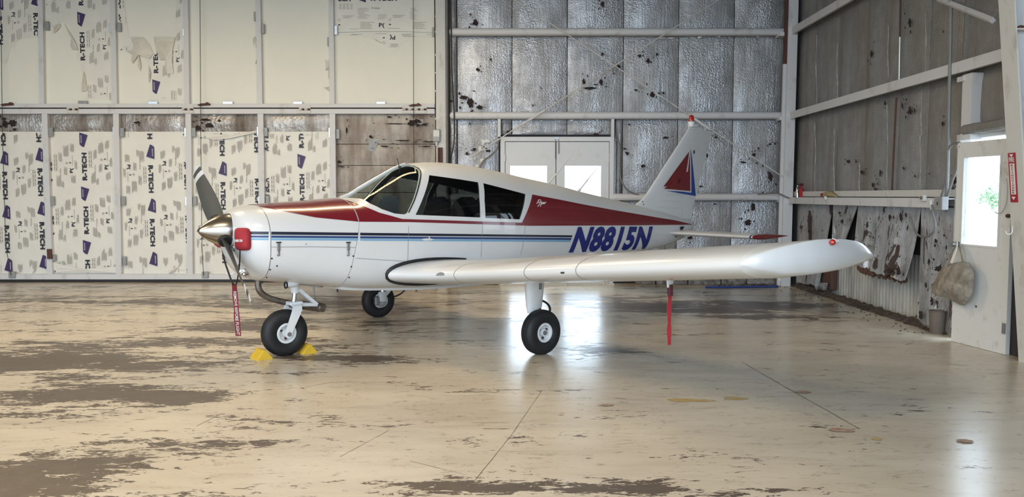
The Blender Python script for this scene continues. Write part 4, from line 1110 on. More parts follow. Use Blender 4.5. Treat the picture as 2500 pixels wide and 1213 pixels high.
for f in nm.polygons:
    f.use_smooth = True
    outer_ = f.material_index == 0 and all(ok_[i] for i in f.vertices) and f.normal.dot(vn[f.vertices[0]]) > .5
    for i in f.vertices: loops.append(vn[i] if outer_ else f.normal.copy())
nm.normals_split_custom_set(loops)
# ---- glass
def glass(name, poly, mat, off=-.008, d=.03, top=False):
    for s in (1, -1):
        bm = B(); bm.faces.new([bm.verts.new((x, 0, z)) for x, z in poly]); bmesh.ops.triangulate(bm, faces=bm.faces); drape(bm, off, s, d, d)
        o = link(name, bm, M[mat], plane, True)
# windscreen: left and right halves follow the skin right up to the centre post
def ws_glass(s):
    bm = B(); nu_, nv_ = 26, 18; rows_ = []
    poly = WS
    def zlow(x):
        zs_ = []
        for (x1, z1), (x2, z2) in zip(poly, poly[1:]):
            if min(x1, x2) <= x <= max(x1, x2) and abs(x2-x1) > 1e-6: zs_.append(z1+(z2-z1)*(x-x1)/(x2-x1))
        return min(zs_) if zs_ else poly[0][1]
    xa, xz = max(p[0] for p in poly)+.02, min(p[0] for p in poly)-.005
    for i in range(nu_+1):
        x = xa+(xz-xa)*i/nu_; z0 = zlow(x)-.012; z1 = FZT(x)-.0005
        row = []
        for j in range(nv_+1):
            t = j/nv_; th = t*math.pi/2   # sweep up the skin, finer towards the crown
            z = z0+(z1-z0)*math.sin(th)
            row.append(bm.verts.new((x, s*max(.012, halfw(x, z)-.008), z)))
        rows_.append(row)
    for A, D in zip(rows_, rows_[1:]):
        for j in range(nv_): bm.faces.new((A[j], A[j+1], D[j+1], D[j]))
    return link('windscreen', bm, M['windscreen'], plane, True)
for s in (1, -1): ws_glass(s)
glass('side_window', [(x, z) for x, z in W1], 'cabin_glass'); glass('side_window', W2, 'cabin_glass')
# white trim along the foot of the windscreen, centre post
tr_px = [(800, 487), (834, 486.5), (862, 494), (895, 506), (926, 519), (956, 530), (982, 534.5), (1000, 536)]
tr2 = [(1003, 525), (985, 525), (963, 522.5), (933, 512.5), (904, 498.5), (880, 486), (845, 483.2)]
bm = B(); tube(bm, [(x, 0, FZT(x)+.001) for x in [1.30, 1.2, 1.1, 1.0, .9, .8, .7, .62, .55]], .014, 8); link('centre_post', bm, M['white_paint'], plane, True)
# black seal round the windscreen side edge
seam_line([WS[i] for i in range(7, 14)], .012, .0035, True, 'windscreen_seal', 'black', plane)
# outside air probe on the windscreen
a = onY((976, 408), .05); bm = B(); tube(bm, [(a.x, .05, a.z-.06), (a.x+.01, .05, a.z+.02), (a.x+.03, .05, a.z+.09)], .004, 6); tube(bm, [(a.x, .05, a.z-.005), (a.x, .05, a.z+.01)], .016, 10); link('air_temperature_probe', bm, M['black'], plane)
# ---- cowling and nose bowl
bm = B(); loft(bm, body(2.208, 1.376, .05, None, fw_shear)); cowl = link('cowling', bm, M['white_paint'], plane, True, 50)
bm = B(); loft(bm, body(2.435, 2.214, .012)); bowl = link('nose_bowl', bm, M['white_paint'], plane, True, 50)
bm = B(); loft(bm, body(2.22, 2.20, .01, None, None, .004)); link('cowl_joint', bm, M['black'], plane, True)
bm = B(); loft(bm, body(1.39, 1.36, .01, fw_shear, fw_shear, .003)); link('firewall_joint', bm, M['seam'], plane, True)
# red panel over the cowl top: a draped cap above a boundary line
def zred(x):
    pts = RED
    for (x1, z1), (x2, z2) in zip(pts, pts[1:]):
        if x1 >= x >= x2: return z1+(z2-z1)*(x-x1)/(x1-x2)*-1 if False else z1+(z2-z1)*(x1-x)/(x1-x2)
    return pts[-1][1]
RED = sorted(px_poly([(660, 509), (700, 517), (770, 530.5), (830, 536.5), (876, 541)]), reverse=True)
RED = [(2.20, min(RED[0][1]+.014, FZT(2.2)-.004))]+RED
def red_cap(x0, x1, parent, zf, ztop=None):
    bm = B(); n = max(3, int((x0-x1)/.03)); rows_ = []
    for i in range(n+1):
        x = x0+(x1-x0)*i/n; z0 = zf(x); z1 = FZT(x)-1e-4 if ztop is None else ztop(x); row = []
        for j in range(-16, 17):
            t = 1-abs(j)/16; z = z0+(z1-z0)*math.sin(t*math.pi/2); s = -1 if j < 0 else 1
            y = s*(halfw(x, z)+.0025)
            row.append(bm.verts.new((x, y if abs(j) else 0, z+(.0025 if abs(j) < 5 else 0))))
        rows_.append(row)
    for A, D in zip(rows_, rows_[1:]):
        for j in range(len(A)-1): bm.faces.new((A[j], A[j+1], D[j+1], D[j]))
    return link('red_panel', bm, M['red_paint'], parent, True)
red_cap(2.20, 1.382, cowl, zred)
# behind the firewall: red between the band and the windscreen trim
TRIM = px_poly(tr_px)
band_top = px_poly([(1000, 535), (1273, 543.5)]); band_bot = px_poly([(876, 541), (1000, 542), (1150, 546.5), (1291, 551)])
red2 = [band_bot[0]]+TRIM[2:7]+band_top+[(band_top[1][0]-.02, band_top[1][1])]+[band_bot[3], band_bot[2], band_bot[1]]
decal('red_band', red2, 'red_paint', fus, .003)
# red on top between firewall joint and windscreen
bm = B()
def ztr(x):
    z = None
    for (x1, z1), (x2, z2) in zip(TRIM, TRIM[1:]):
        if x1 >= x >= x2: z = z1+(z2-z1)*(x1-x)/(x1-x2)
    return z if z is not None else TRIM[0][1]
red_cap(1.372, TRIM[2][0]-.001, fus, lambda x: band_bot[0][1]+(.003)*(1.372-x), lambda x: max(band_bot[0][1]+.02, min(ztr(x), FZT(x)-1e-4)) if x < TRIM[1][0] else FZT(x)-1e-4)
# aft red panel
aft = px_poly([(1274, 543.5), (1299, 474.5), (1360, 486), (1422, 498.5), (1484, 510), (1546, 520.7), (1600, 530), (1645, 537), (1688, 546.8), (1689, 548.6), (1640, 549), (1546, 550), (1422, 550.5), (1291, 551)])
decal('red_panel', aft, 'red_paint', fus, .0032)
# three stripes
def stripe(name, tops, bots, mat, off=.003, par=None):
    decal(name, px_poly(tops)+px_poly(list(reversed(bots))), mat, par or fus, off)
for part, xs_ in ((bowl, [(575, 655)]), (cowl, [(662, 760), (760, 873)]), (fus, [(879, 1000), (1000, 1160), (1160, 1320), (1320, 1396)])):
    for a, b in xs_:
        def ys(x, y8, y13): return y8+(y13-y8)*(x-800)/520
        for nm_, t8, t13, b8, b13, mt, cutx in [('navy_stripe', 567, 573.4, 573.8, 578.4, 'navy_paint', 0), ('blue_stripe', 576, 580.2, 581, 585, 'blue_paint', 2), ('light_blue_stripe', 582.3, 585.6, 586.8, 590, 'sky_paint', 4)]:
            bb_ = b-cutx if b == 1396 else b
            stripe(nm_, [(a, ys(a, t8, t13)), ((a+bb_)/2, ys((a+bb_)/2, t8, t13)), (bb_+1, ys(bb_, t8, t13))], [(a, ys(a, b8, b13)), ((a+bb_)/2, ys((a+bb_)/2, b8, b13)), (bb_, ys(bb_, b8, b13))], mt, .003, part)
# registration and maker's script on the left side
def fuse_text(s, corners, mat, bold, shear=0.0, par=None, spacing=1.0, off=.0045):
    """corners: pixels of bottom-left, bottom-right, top-left, top-right"""
    c = [at_fuse(q) for q in corners]
    bm = B(); put_text(bm, s, lambda u, v: Vector(((c[0].x*(1-u)+c[1].x*u)*(1-v)+(c[2].x*(1-u)+c[3].x*u)*v, 0, (c[0].z*(1-u)+c[1].z*u)*(1-v)+(c[2].z*(1-u)+c[3].z*u)*v)), bold, 0, spacing)
    drape(bm, off, 1, .05, .03)
    return link('lettering', bm, M[mat], par or fus)
fuse_text('N8815N', [(1387, 617.5), (1572, 608.5), (1411, 553), (1593.5, 552)], 'reg_blue', .048, spacing=1.05)
def script_letter():
    pts_all = [[(0, 4), (3, 10), (6, 2), (3.2, -3)], [(3, 10), (2, 12), (4.5, 13.5), (8, 12), (8.5, 8.5), (6, 6.8), (4.5, 7.5)], [(8, 2), (9, 6.2), (8.8, 2), (10, 2)], [(10, 6.5), (9, 0), (8.4, -4)], [(10.2, 5.8), (12.2, 6.4), (12.5, 3.6), (11, 2)], [(13, 4), (15, 5), (14.6, 6.4), (13.2, 5), (13.6, 2.4), (15.6, 2.6)], [(16, 2), (17, 6.2), (17.2, 5), (18.6, 6)]]
    bm = B()
    c0 = at_fuse((1308, 505)); c1 = at_fuse((1331, 503)); up_ = at_fuse((1310.5, 488))
    for pl in pts_all:
        P = []
        for (a, b) in pl:
            u, v = a/18.6, (b+4)/17.5; P.append(Vector((c0.x+(c1.x-c0.x)*u+(up_.x-c0.x)*v, c0.z+(c1.z-c0.z)*u+(up_.z-c0.z)*v)))
        for p, q in zip(P, P[1:]):
            t = (q-p).normalized(); n_ = Vector((-t.y, t.x))*.0045
            bm.faces.new([bm.verts.new((a.x, 0, a.y)) for a in (p+n_, q+n_+t*.002, q-n_+t*.002, p-n_)])
    for v in bm.verts: v.co.y = halfw(v.co.x, v.co.z)+.0055
    link('script_lettering', bm, M['print_white'], fus)
script_letter()
# panel seams
for pts, par in [([(997, 552), (996, 600), (994.8, 637)], fus), ([(868, 630), (994, 638)], fus), ([(1178, 548), (1176, 580), (1174, 628)], fus), ([(1282, 552), (1276, 600), (1270, 622)], fus),
                 ([(660, 603), (760, 602), (868, 604)], cowl)]:
    seam_line(px_poly(pts), .004, .004, True, 'panel_seam', 'seam', par)
# latches, screws
def stud_on(px, py, r, mat, par, name, h_=.006):
    p = at_fuse((px, py)); bm = B(); lathe(bm, [(0, r), (h_*.7, r), (h_, r*.7), (h_, 0)], 10, Matrix.Translation((p.x, p.y, p.z)) @ Matrix.Rotation(math.pi/2, 4, 'Z')); return link(name, bm, M[mat], par)
for px in (680, 850):
    p0, p1 = at_fuse((px, 592)), at_fuse((px, 621)); bm = B()
    box(bm, (p0.x-.014, min(p0.y, p1.y)-.01, p0.z-.075), (p0.x+.014, max(p0.y, p1.y)+.008, p0.z), .003); lt = link('latch', bm, M['steel'], cowl)
    bm = B(); box(bm, (p0.x-.022, p0.y-.005, p0.z-.004), (p0.x+.022, p0.y+.012, p0.z+.006), .002); link('latch_hinge', bm, M['black'], cowl)
    bm = B(); box(bm, (p1.x-.009, p1.y-.008, p1.z-.012), (p1.x+.009, p1.y+.010, p1.z+.03), .003); link('latch_hook', bm, M['alu'], cowl)
    stud_on(px-1, 623, .009, 'black', cowl, 'latch_pin')
for q in [(663.5, 631), (659, 658), (651, 677), (676, 649), (862, 625), (857.5, 651), (852, 677), (640, 690)]: stud_on(*q, .0075, 'black', cowl, 'screw')
stud_on(747, 596, .006, 'seam', cowl, 'screw')
# door handle patch where the stripe is scuffed, step light
p = px_poly([(1028, 583), (1040, 581.5), (1052, 582), (1060, 584), (1050, 587), (1034, 587.5)]); decal('scuff', p, 'white_paint', fus, .005, False)
p = px_poly([(1046, 577), (1049, 577), (1049, 583), (1046, 583)]); decal('scuff', p, 'white_paint', fus, .005, False)
bm = B(); p = at_fuse((1650, 573)); box(bm, (p.x-.02, p.y-.004, p.z-.04), (p.x+.02, p.y+.004, p.z+.04)); link('access_plate', bm, M['seam'], fus)
# keel strip under the belly
bm = B(); loft(bm, [[Vector((x, y, FZB(x)+dz)) for y, dz in ((-.30, .02), (-.29, -.010), (.29, -.010), (.30, .02))] for x in [1.46-.1*i for i in range(19)]]); link('belly_pan', bm, M['white_paint'], plane)
# black rubber seal at the wing root is built with the wing; cabin interior
inn = empty('cabin_interior'); inn.parent = plane
def seat(x, y, k):
    bm = B(); box(bm, (x-.25, y-.22, .78), (x+.22, y+.22, .95), .05); s_ = link('seat_cushion', bm, M['seat'], inn, True)
    bm = B(); n = 10
    rings = []
    for i in range(n+1):
        t = i/n; z = .92+.58*t; w = .21*(1-.25*t*t) if t < .85 else .21*(1-.25*t*t)*math.sqrt(max(.05, 1-((t-.85)/.152)**2)); xx = x-.22-.12*t
        rings.append([(xx+a*.05, y+b*w, z) for a, b in ((1, -1), (1, 1), (-1, 1), (-1, -1))])
    loft(bm, rings); link('seat_back', bm, M['seat'], inn, True)
for x, y in ((.28, .26), (.28, -.26), (-.62, .25), (-.62, -.25)): seat(x, y, 0)
bm = B()   # instrument panel with rounded hood
rings = [[(x, y, z) for y, z in [(s*.5*math.cos(a), 1.20+.20*math.sin(a)) for s, a in [(1, i*math.pi/16) for i in range(17)]]] for x in (1.25, 1.0, .93)]
loft(bm, rings); link('instrument_hood', bm, M['black'], inn, True)
for s in (.25, -.25):
    bm = B(); tube(bm, [(.93, s, 1.22), (.74, s, 1.25)], .014, 8); tube(bm, [(.74, s-.16, 1.32), (.74, s-.14, 1.22), (.74, s, 1.22), (.74, s+.14, 1.22), (.74, s+.16, 1.32)], .013, 8); link('control_yoke', bm, M['black'], inn)
bm = B(); box(bm, (-1.25, -.42, .72), (1.1, .42, .76)); link('cabin_floor', bm, M['interior'], inn)
bm = B(); loft(bm, [section(-1.28, .035), section(-1.32, .035)]); link('rear_bulkhead', bm, M['interior'], inn)
# headset bag and checklist pad lying on the glareshield inside the door window
bm = B(); prism(bm, [(0, 0), (.24, 0), (.24, .16), (.2, .22), (.06, .22), (0, .15)], lambda p: Vector((.62-p[0], -.43, 1.29+p[1])), lambda p: Vector((.62-p[0], -.40, 1.29+p[1]))); link('map_pocket', bm, M['steel'], inn)

# ---- spinner and propeller
SPC = onY((480.5, 566), 0); zc = 1.203; XB_ = 2.452
prof = []
for i in range(15):
    t = i/14; r = .150*(1-(1-t)**1.7)**.82 if t > 0 else 0
    prof.append((SPC.x-(SPC.x-2.425)*t, r))
bm = B(); lathe(bm, prof, 48, Matrix.Translation((0, 0, zc))); spin = link('spinner', bm, M['alu'], plane, True, 60)
bm = B(); lathe(bm, [(2.428, .151), (2.408, .151)], 48, Matrix.Translation((0, 0, zc))); link('spinner_backplate', bm, M['black'], plane)
PXR = 2.485
tip1 = onX((478, 413), PXR); tip2 = onX((615, 745), PXR)
print('PROP tips', tip1, tip2, (tip1-Vector((PXR, 0, zc))).length, (tip2-Vector((PXR, 0, zc))).length)
ang1 = math.atan2(tip1.z-zc, tip1.y)
def blade(phi, Rb, name, flat):
    """radial direction in the y-z plane at angle phi"""
    er = Vector((0, math.cos(phi), math.sin(phi))); et = Vector((0, -math.sin(phi), math.cos(phi))); ex = Vector((1, 0, 0))
    n = 22; rings = []; zones = []
    for i in range(n+1):
        t = i/n; r = .06+(Rb-.06)*t
        c_ = .125+.052*math.sin(math.pi*min(1, t*1.15)**.8)
        if t > .95: c_ *= math.sqrt(max(.08, 1-((t-.95)/.052)**2))
        tw = R(46-30*t); th = (.042*(1-t)+.010)
        d = et*math.cos(tw)+ex*math.sin(tw); nn = -et*math.sin(tw)+ex*math.cos(tw)
        prof_ = [(-.5, 0), (-.3, .8), (0, 1), (.3, .7), (.5, 0), (.3, -.25), (0, -.3), (-.3, -.2)]
        rings.append([Vector((PXR, 0, zc))+er*r+d*(a*c_)+nn*(b*th/2) for a, b in prof_])
    bm = B(); loft(bm, rings)
    for f in bm.faces:
        m_ = sum(((v.co-Vector((PXR, 0, zc))).dot(er) for v in f.verts))/len(f.verts)/Rb
        f.material_index = 0
    return link(name, bm, [M['blade_grey']], plane, True, 60), rings
def tip_band(bl, rings, t0, t1, mat, Rb):
    n = len(rings)-1; bm = B(); rr = []
    for t in [t0+(t1-t0)*k_/6 for k_ in range(7)]:
        f = t*n; i = min(int(f), n-1); w = f-i
        ring = [a.lerp(b, w) for a, b in zip(rings[i], rings[i+1])]; c_ = sum(ring, Vector())/len(ring)
        rr.append([p+(p-c_).normalized()*.0022 for p in ring])
    loft(bm, rr, True, True); link('tip_band', bm, M[mat], bl)
R1 = (tip1-Vector((PXR, 0, zc))).length; R2 = (tip2-Vector((PXR, 0, zc))).length; RB = (R1+R2)/2
for phi in (ang1, ang1+math.pi):
    bl, rg = blade(phi, RB, 'propeller_blade', 0)
    tip_band(bl, rg, .935, .999, 'white_paint', RB); tip_band(bl, rg, .87, .934, 'blade_grey', RB); tip_band(bl, rg, .795, .869, 'white_paint', RB)
    er = Vector((0, math.cos(phi), math.sin(phi)))
    bm = B(); lathe(bm, [(.05, .056), (.128, .066), (.152, .060), (.154, 0)], 20, Matrix.Translation((PXR, 0, zc)) @ er.to_track_quat('X', 'Z').to_matrix().to_4x4()); link('blade_root', bm, M['black'], bl, True)
# landing light in the lower cowl, small inlet cup
for q, r, mt, nm_ in [((594, 658), .062, 'chrome', 'landing_light'), ((571, 605), .028, 'steel', 'air_inlet')]:
    yy = .12 if r > .05 else .12
    lo = None
    for k_ in range(60):
        xx = 2.45-.006*k_; p = onX(q, xx)
        if abs(p.y) <= halfw(xx, p.z) and FZB(xx) < p.z < FZT(xx): lo = p; break
    if lo is None: lo = onX(q, 2.38)
    bm = B(); lathe(bm, [(-.03, r), (.012, r), (.016, r*.85), (-.005, r*.7), (-.012, 0)], 24, Matrix.Translation(lo) @ Matrix.Rotation(R(12), 4, 'Z') @ Matrix.Rotation(R(20), 4, 'Y')); link(nm_, bm, M[mt], bowl, True, 50)

# ---- wings
CAMB, DIH = .010, .099
def naca(t, th=.15):  # t along chord 0..1 -> thickness half
    return th/.2*(.2969*math.sqrt(t)-.126*t-.3516*t*t+.2843*t**3-.1036*t**4)
NT_ = 22
def foil_pts(xle, c_, zl, th=.145, inc=R(1.5), camb=CAMB):
    up_, lo_ = [], []
    for i in range(NT_+1):
        t = (1-math.cos(math.pi*i/NT_))/2; h_ = naca(t, th); cm = camb*4*t*(1-t)
        up_.append((t, cm+h_)); lo_.append((t, cm-h_))
    pts = up_[::-1]+lo_[1:-1]
    out = []
    for t, h_ in pts:
        dx, dz = -t*c_, h_*c_
        out.append((xle+dx*math.cos(inc)+dz*math.sin(inc)*0, zl+dz+dx*math.sin(inc)))
    return out
XLE, XTE = .845, -.765
YT = 4.30
def le_x(y): return XLE+(.225*max(0, (1.25-y)/.67)**1.6 if y < 1.25 else 0)
def le_z(y): return .725+DIH*(y-.58)+(.03*((1.25-y)/.67)**1.5 if y < 1.25 else 0)
def wing_sec(y):
    xl = le_x(y); c_ = xl-XTE
    return foil_pts(xl, c_, le_z(y), .145*1.6/c_)
for s in (1, -1):
    wing = empty('wing'); wing.parent = plane
    bm = B(); ys_ = [.40, .58, .68, .8, .95, 1.1, 1.25, 1.6, 2.2, 2.9, 3.6, YT]
    loft(bm, [[Vector((x, s*y, z)) for x, z in wing_sec(y)] for y in ys_]); wsk = link('wing_skin', bm, M['white_paint'], wing, True, 60)
    # fibreglass tip: the section carried out to a rounded plan outline with a bluff outer face
    bm = B(); OUT = [(XLE, 4.315), (.80, 4.375), (.70, 4.42), (.55, 4.46), (.35, 4.49), (.15, 4.50), (-.05, 4.49), (-.25, 4.47), (-.45, 4.44), (-.62, 4.40), (-.72, 4.37), (XTE, 4.345)]
    def y_out(x):
        for (x1, y1), (x2, y2) in zip(OUT, OUT[1:]):
            if x1 >= x >= x2: return y1+(y2-y1)*(x1-x)/(x1-x2)
        return OUT[-1][1]
    cc = XLE-XTE; rows_ = []
    for i in range(33):
        t = (1-math.cos(math.pi*i/32))/2; t = min(.999, max(.001, t)); x = XLE-t*cc; yo = y_out(x)
        def zz(y, sg, droop=0): return le_z(y)+(CAMB*4*t*(1-t)+sg*naca(t, .145))*cc-t*cc*math.sin(R(1.5))
        def tab(T_):
            for (x1, z1), (x2, z2) in zip(T_, T_[1:]):
                if x1 >= x >= x2: return z1+(z2-z1)*(x1-x)/(x1-x2)
            return T_[-1][1]
        zt_ = tab([(XLE, 1.103), (.80, 1.150), (.70, 1.180), (.58, 1.205), (.42, 1.226), (.27, 1.236), (.07, 1.234), (-.12, 1.222), (-.28, 1.205), (-.42, 1.178), (-.55, 1.145), (-.68, 1.10), (XTE, 1.062)])
        zl_ = tab([(XLE, 1.085), (.78, 1.06), (.70, 1.045), (.57, 1.02), (.28, 1.012), (-.125, 1.022), (-.336, 1.034), (-.5, 1.043), (XTE, 1.05)])
        hh = zt_-zl_; e_ = min(.018, hh*.2); ym_ = (YT+yo)/2
        zu = lambda y: zz(YT, 1)+(zt_-zz(YT, 1))*(y-YT)/(yo-YT); zd_ = lambda y: zz(YT, -1)+(zl_-zz(YT, -1))*(y-YT)/(yo-YT)
        row = [(YT, zz(YT, 1)), (ym_, zu(ym_)), (yo-e_*.7, zu(yo-e_*.7)), (yo-e_*.1, zt_-e_*.15), (yo+e_*.25, zt_-e_*.7), (yo+.030*hh/.2, zt_-hh*.4), (yo+.028*hh/.2, zt_-hh*.65), (yo+.008*hh/.2, zl_+hh*.10), (yo-e_*.7, zl_), (ym_, zd_(ym_)), (YT, zz(YT, -1))]
        rows_.append([Vector((x, s*y, z)) for y, z in row])
    loft(bm, rows_, True, True); tip = link('wing_tip', bm, M['white_paint'], wing, True, 45)
    # seams round the wing: chordwise ribbons
    def ribbon(y, w, mat, t0=0, t1=1, off=.0025, name='panel_seam'):
        bm = B(); rr = []
        for yy in (y-w/2, y+w/2):
            sec = wing_sec(yy); n = len(sec); c_ = Vector((sum(p[0] for p in sec)/n, sum(p[1] for p in sec)/n)); ring = []
            for i, p in enumerate(sec):
                a, b = Vector(sec[i-1]), Vector(sec[(i+1) % n]); t = (b-a).normalized(); nn = Vector((t.y, -t.x))
                if nn.dot(Vector(p)-c_) < 0: nn = -nn
                q = Vector(p)+nn*off; ring.append(Vector((q.x, s*yy, q.y)))
            rr.append(ring[int(t0*n):int(t1*n)+1] if (t0, t1) != (0, 1) else ring)
        if (t0, t1) == (0, 1): loft(bm, rr, True, False)
        else: loft(bm, rr, False, False)
        return link(name, bm, M[mat], wing, True)
    for y in (1.28, 2.26, 2.86): ribbon(y, .006, 'seam', .12, .86)
    ribbon(.60, .05, 'black', .17, .86, .004, 'root_seal') if False else None
    # root seal: a rubber strip where the skin meets the fuselage
    bm = B(); pts = []
    sec = foil_pts(le_x(.58)+.012, le_x(.58)+.012-XTE, le_z(.58), .15*1.6/1.83)
    n = len(sec); c_ = Vector((sum(p[0] for p in sec)/n, le_z(.58)))
    for x, z in sec[int(n*.26):int(n*.76)]:
        yy = halfw(x, z); pts.append(Vector((x+.012, s*(max(yy, .5)+.008), z+(.008 if z > c_.y else -.008))))
    tube(bm, pts, [.004+.0145*math.sin(math.pi*min(1, max(0, (i+.5)/len(pts))))**.7 for i in range(len(pts))], 8); link('root_seal', bm, M['black'], wing, True)
    # control surfaces lines: flap and aileron gaps
    for y0, y1 in ((.62, 2.15), (2.2, YT-.02)):
        bm = B(); 
        for up_ in (1, -1):
            P = []
            for y in (y0, y1):
                xx = XTE+.36; t = (le_x(y)-xx)/(le_x(y)-XTE); c_ = le_x(y)-XTE
                zz_ = le_z(y)+(CAMB*4*t*(1-t)+up_*naca(t, .145*1.6/c_))*c_-t*c_*math.sin(R(1.5)); P.append((xx, y, zz_+up_*.002))
            bm.faces.new([bm.verts.new((x+d, s*y, z)) for (x, y, z), d in ((P[0], -.004), (P[1], -.004), (P[1], .004), (P[0], .004))])
        link('flap_gap' if y0 < 1 else 'aileron_gap', bm, M['seam'], wing)
    # navigation light on the tip
    tl = onY((2029, 591), 4.515) if s == 1 else Vector((.16, 4.515, 1.21))
    bm = B(); lathe(bm, [(-.022, .0), (-.018, .012), (-.008, .019), (.008, .0205), (.018, .015), (.026, 0)], 20, Matrix.Translation((tl.x, s*(tl.y+.012), tl.z)))
    nl = link('navigation_light', bm, M['red_lens'] if s == 1 else plain('green_lens', (.01, .25, .06), .1, 0, .05, coat=1), wing, True)
    bm = B(); lathe(bm, [(-.06, .0), (-.04, .016), (-.01, .022), (0, .022), (0, 0)], 18, Matrix.Translation((tl.x-.018, s*(tl.y+.006), tl.z+.002))); link('light_fairing', bm, M['white_paint'], wing, True)
    # landing lamp scoop in the leading edge, drain, tie ring, hinge brackets under
    if s == 1:
        p = onY((1105, 671), 1.12); yy = 1.1
        bm = B(); nn = 14; vs = [(math.cos(i*math.pi/nn), math.sin(i*math.pi/nn)) for i in range(nn+1)]
        pts = []
        for a, b in vs:
            yv = yy+.055*a; sec = wing_sec(yv); zz_ = le_z(yv)-.004+.032*b
            x_ = max(x for x, z in sec if abs(z-zz_) < .03) if any(abs(z-zz_) < .03 for x, z in sec) else le_x(yv)
            lo_ = [(x, z) for x, z in sec]; best = None
            for q1, q2 in zip(lo_, lo_[1:]+lo_[:1]):
                if (q1[1]-zz_)*(q2[1]-zz_) <= 0 and q1[1] != q2[1]:
                    xx = q1[0]+(q2[0]-q1[0])*(zz_-q1[1])/(q2[1]-q1[1]); best = xx if best is None else max(best, xx)
            pts.append(bm.verts.new(((best or x_)+.003, yv, zz_)))
        bm.faces.new(pts); link('stall_vane_plate', bm, M['seam'], wing)
        for q in [(1458, 661, 2.72)]:
            bm = B(); lx = le_x(q[2])+.004; box(bm, (lx-.01, q[2]-.012, le_z(q[2])-.02), (lx+.012, q[2]+.012, le_z(q[2])-.008), .003); link('vent_hole', bm, M['black'], wing)
        p = onY((1496, 620), 2.6); bm = B(); sec = wing_sec(2.3); 
        zt_ = max(z for x, z in sec); bmesh.ops.create_uvsphere(bm, u_segments=16, v_segments=8, radius=.05, matrix=Matrix.Translation((.3, 2.5, le_z(2.5)+.110)) @ Matrix.Diagonal((1, 1, .25, 1))); link('fuel_cap', bm, M['white_paint'], wing, True)
        for px_, py_, yy in [(1384, 693, 2.1), (1476, 689, 2.55), (1905, 678, 4.1)]:
            p = onY((px_, py_), yy); bm = B(); box(bm, (p.x-.015, yy-.008, p.z-.02), (p.x+.015, yy+.008, p.z+.05), .004); link('hinge_bracket', bm, M['beam_warm'], wing)

# ---- main landing gear
def tyre_wheel(parent, cx, y, cz, s, hub=.092, Rt=.218, wt=.155, name='wheel'):
    def wl(nm_, bm, mt, sm=False, au=None):
        o = link(nm_, bm, mt, parent, sm, au); o.location = (cx, y, cz); return o
    T = Matrix.Rotation(math.pi/2*s, 4, 'Z')
    prof = []
    for a, r in [(-.055, hub), (-.066, hub+.012), (-.074, .13), (-.0765, .16), (-.070, .186), (-.056, .203), (-.046, .2095), (-.040, .2125), (-.037, .206), (-.033, .206), (-.030, .2145), (-.006, .217), (-.004, .209), (.004, .209), (.006, .217), (.030, .2145), (.033, .206), (.037, .206), (.040, .2125), (.046, .2095), (.056, .203), (.070, .186), (.0765, .16), (.074, .13), (.066, hub+.012), (.055, hub)]: prof.append((a*wt/.155, r*Rt/.218))
    bm = B(); lathe(bm, prof, 56, T, False)
    for v in bm.verts:
        if v.co.z < -cz+.0: v.co.z = -cz
        if v.co.z < -Rt*.82: v.co.y *= 1.03
    wl('tyre', bm, M['tyre'], True, 35)
    bm = B(); lathe(bm, [(-.056, hub+.004), (-.062, hub-.002), (-.060, hub-.018), (-.045, hub-.024), (-.02, hub-.03), (-.016, .04), (-.03, .038), (-.05, .034), (-.052, .02), (-.052, 0)], 40, T, False)
    lathe(bm, [(.056, hub+.004), (.062, hub-.002), (.060, hub-.018), (.045, hub-.024), (.02, hub-.03), (.016, .04), (.03, .038), (.05, .034), (.052, .02), (.052, 0)], 40, T, False)
    wl('hub', bm, M['gear_white'], True, 35)
    for sd in (1, -1):
        bm = B(); lathe(bm, [(.050, .022), (.062, .022), (.064, .012), (.064, 0)], 16, Matrix.Rotation(math.pi/2*sd, 4, 'Z')); wl('axle_nut', bm, M['steel'])
    for k_ in range(3):
        a = k_*2*math.pi/3+.5; bm = B(); lathe(bm, [(.015, .011), (.034, .011), (.034, 0)], 8, T @ Matrix.Translation((0, .052*math.cos(a), .052*math.sin(a)))); wl('hub_bolt', bm, M['rust'])
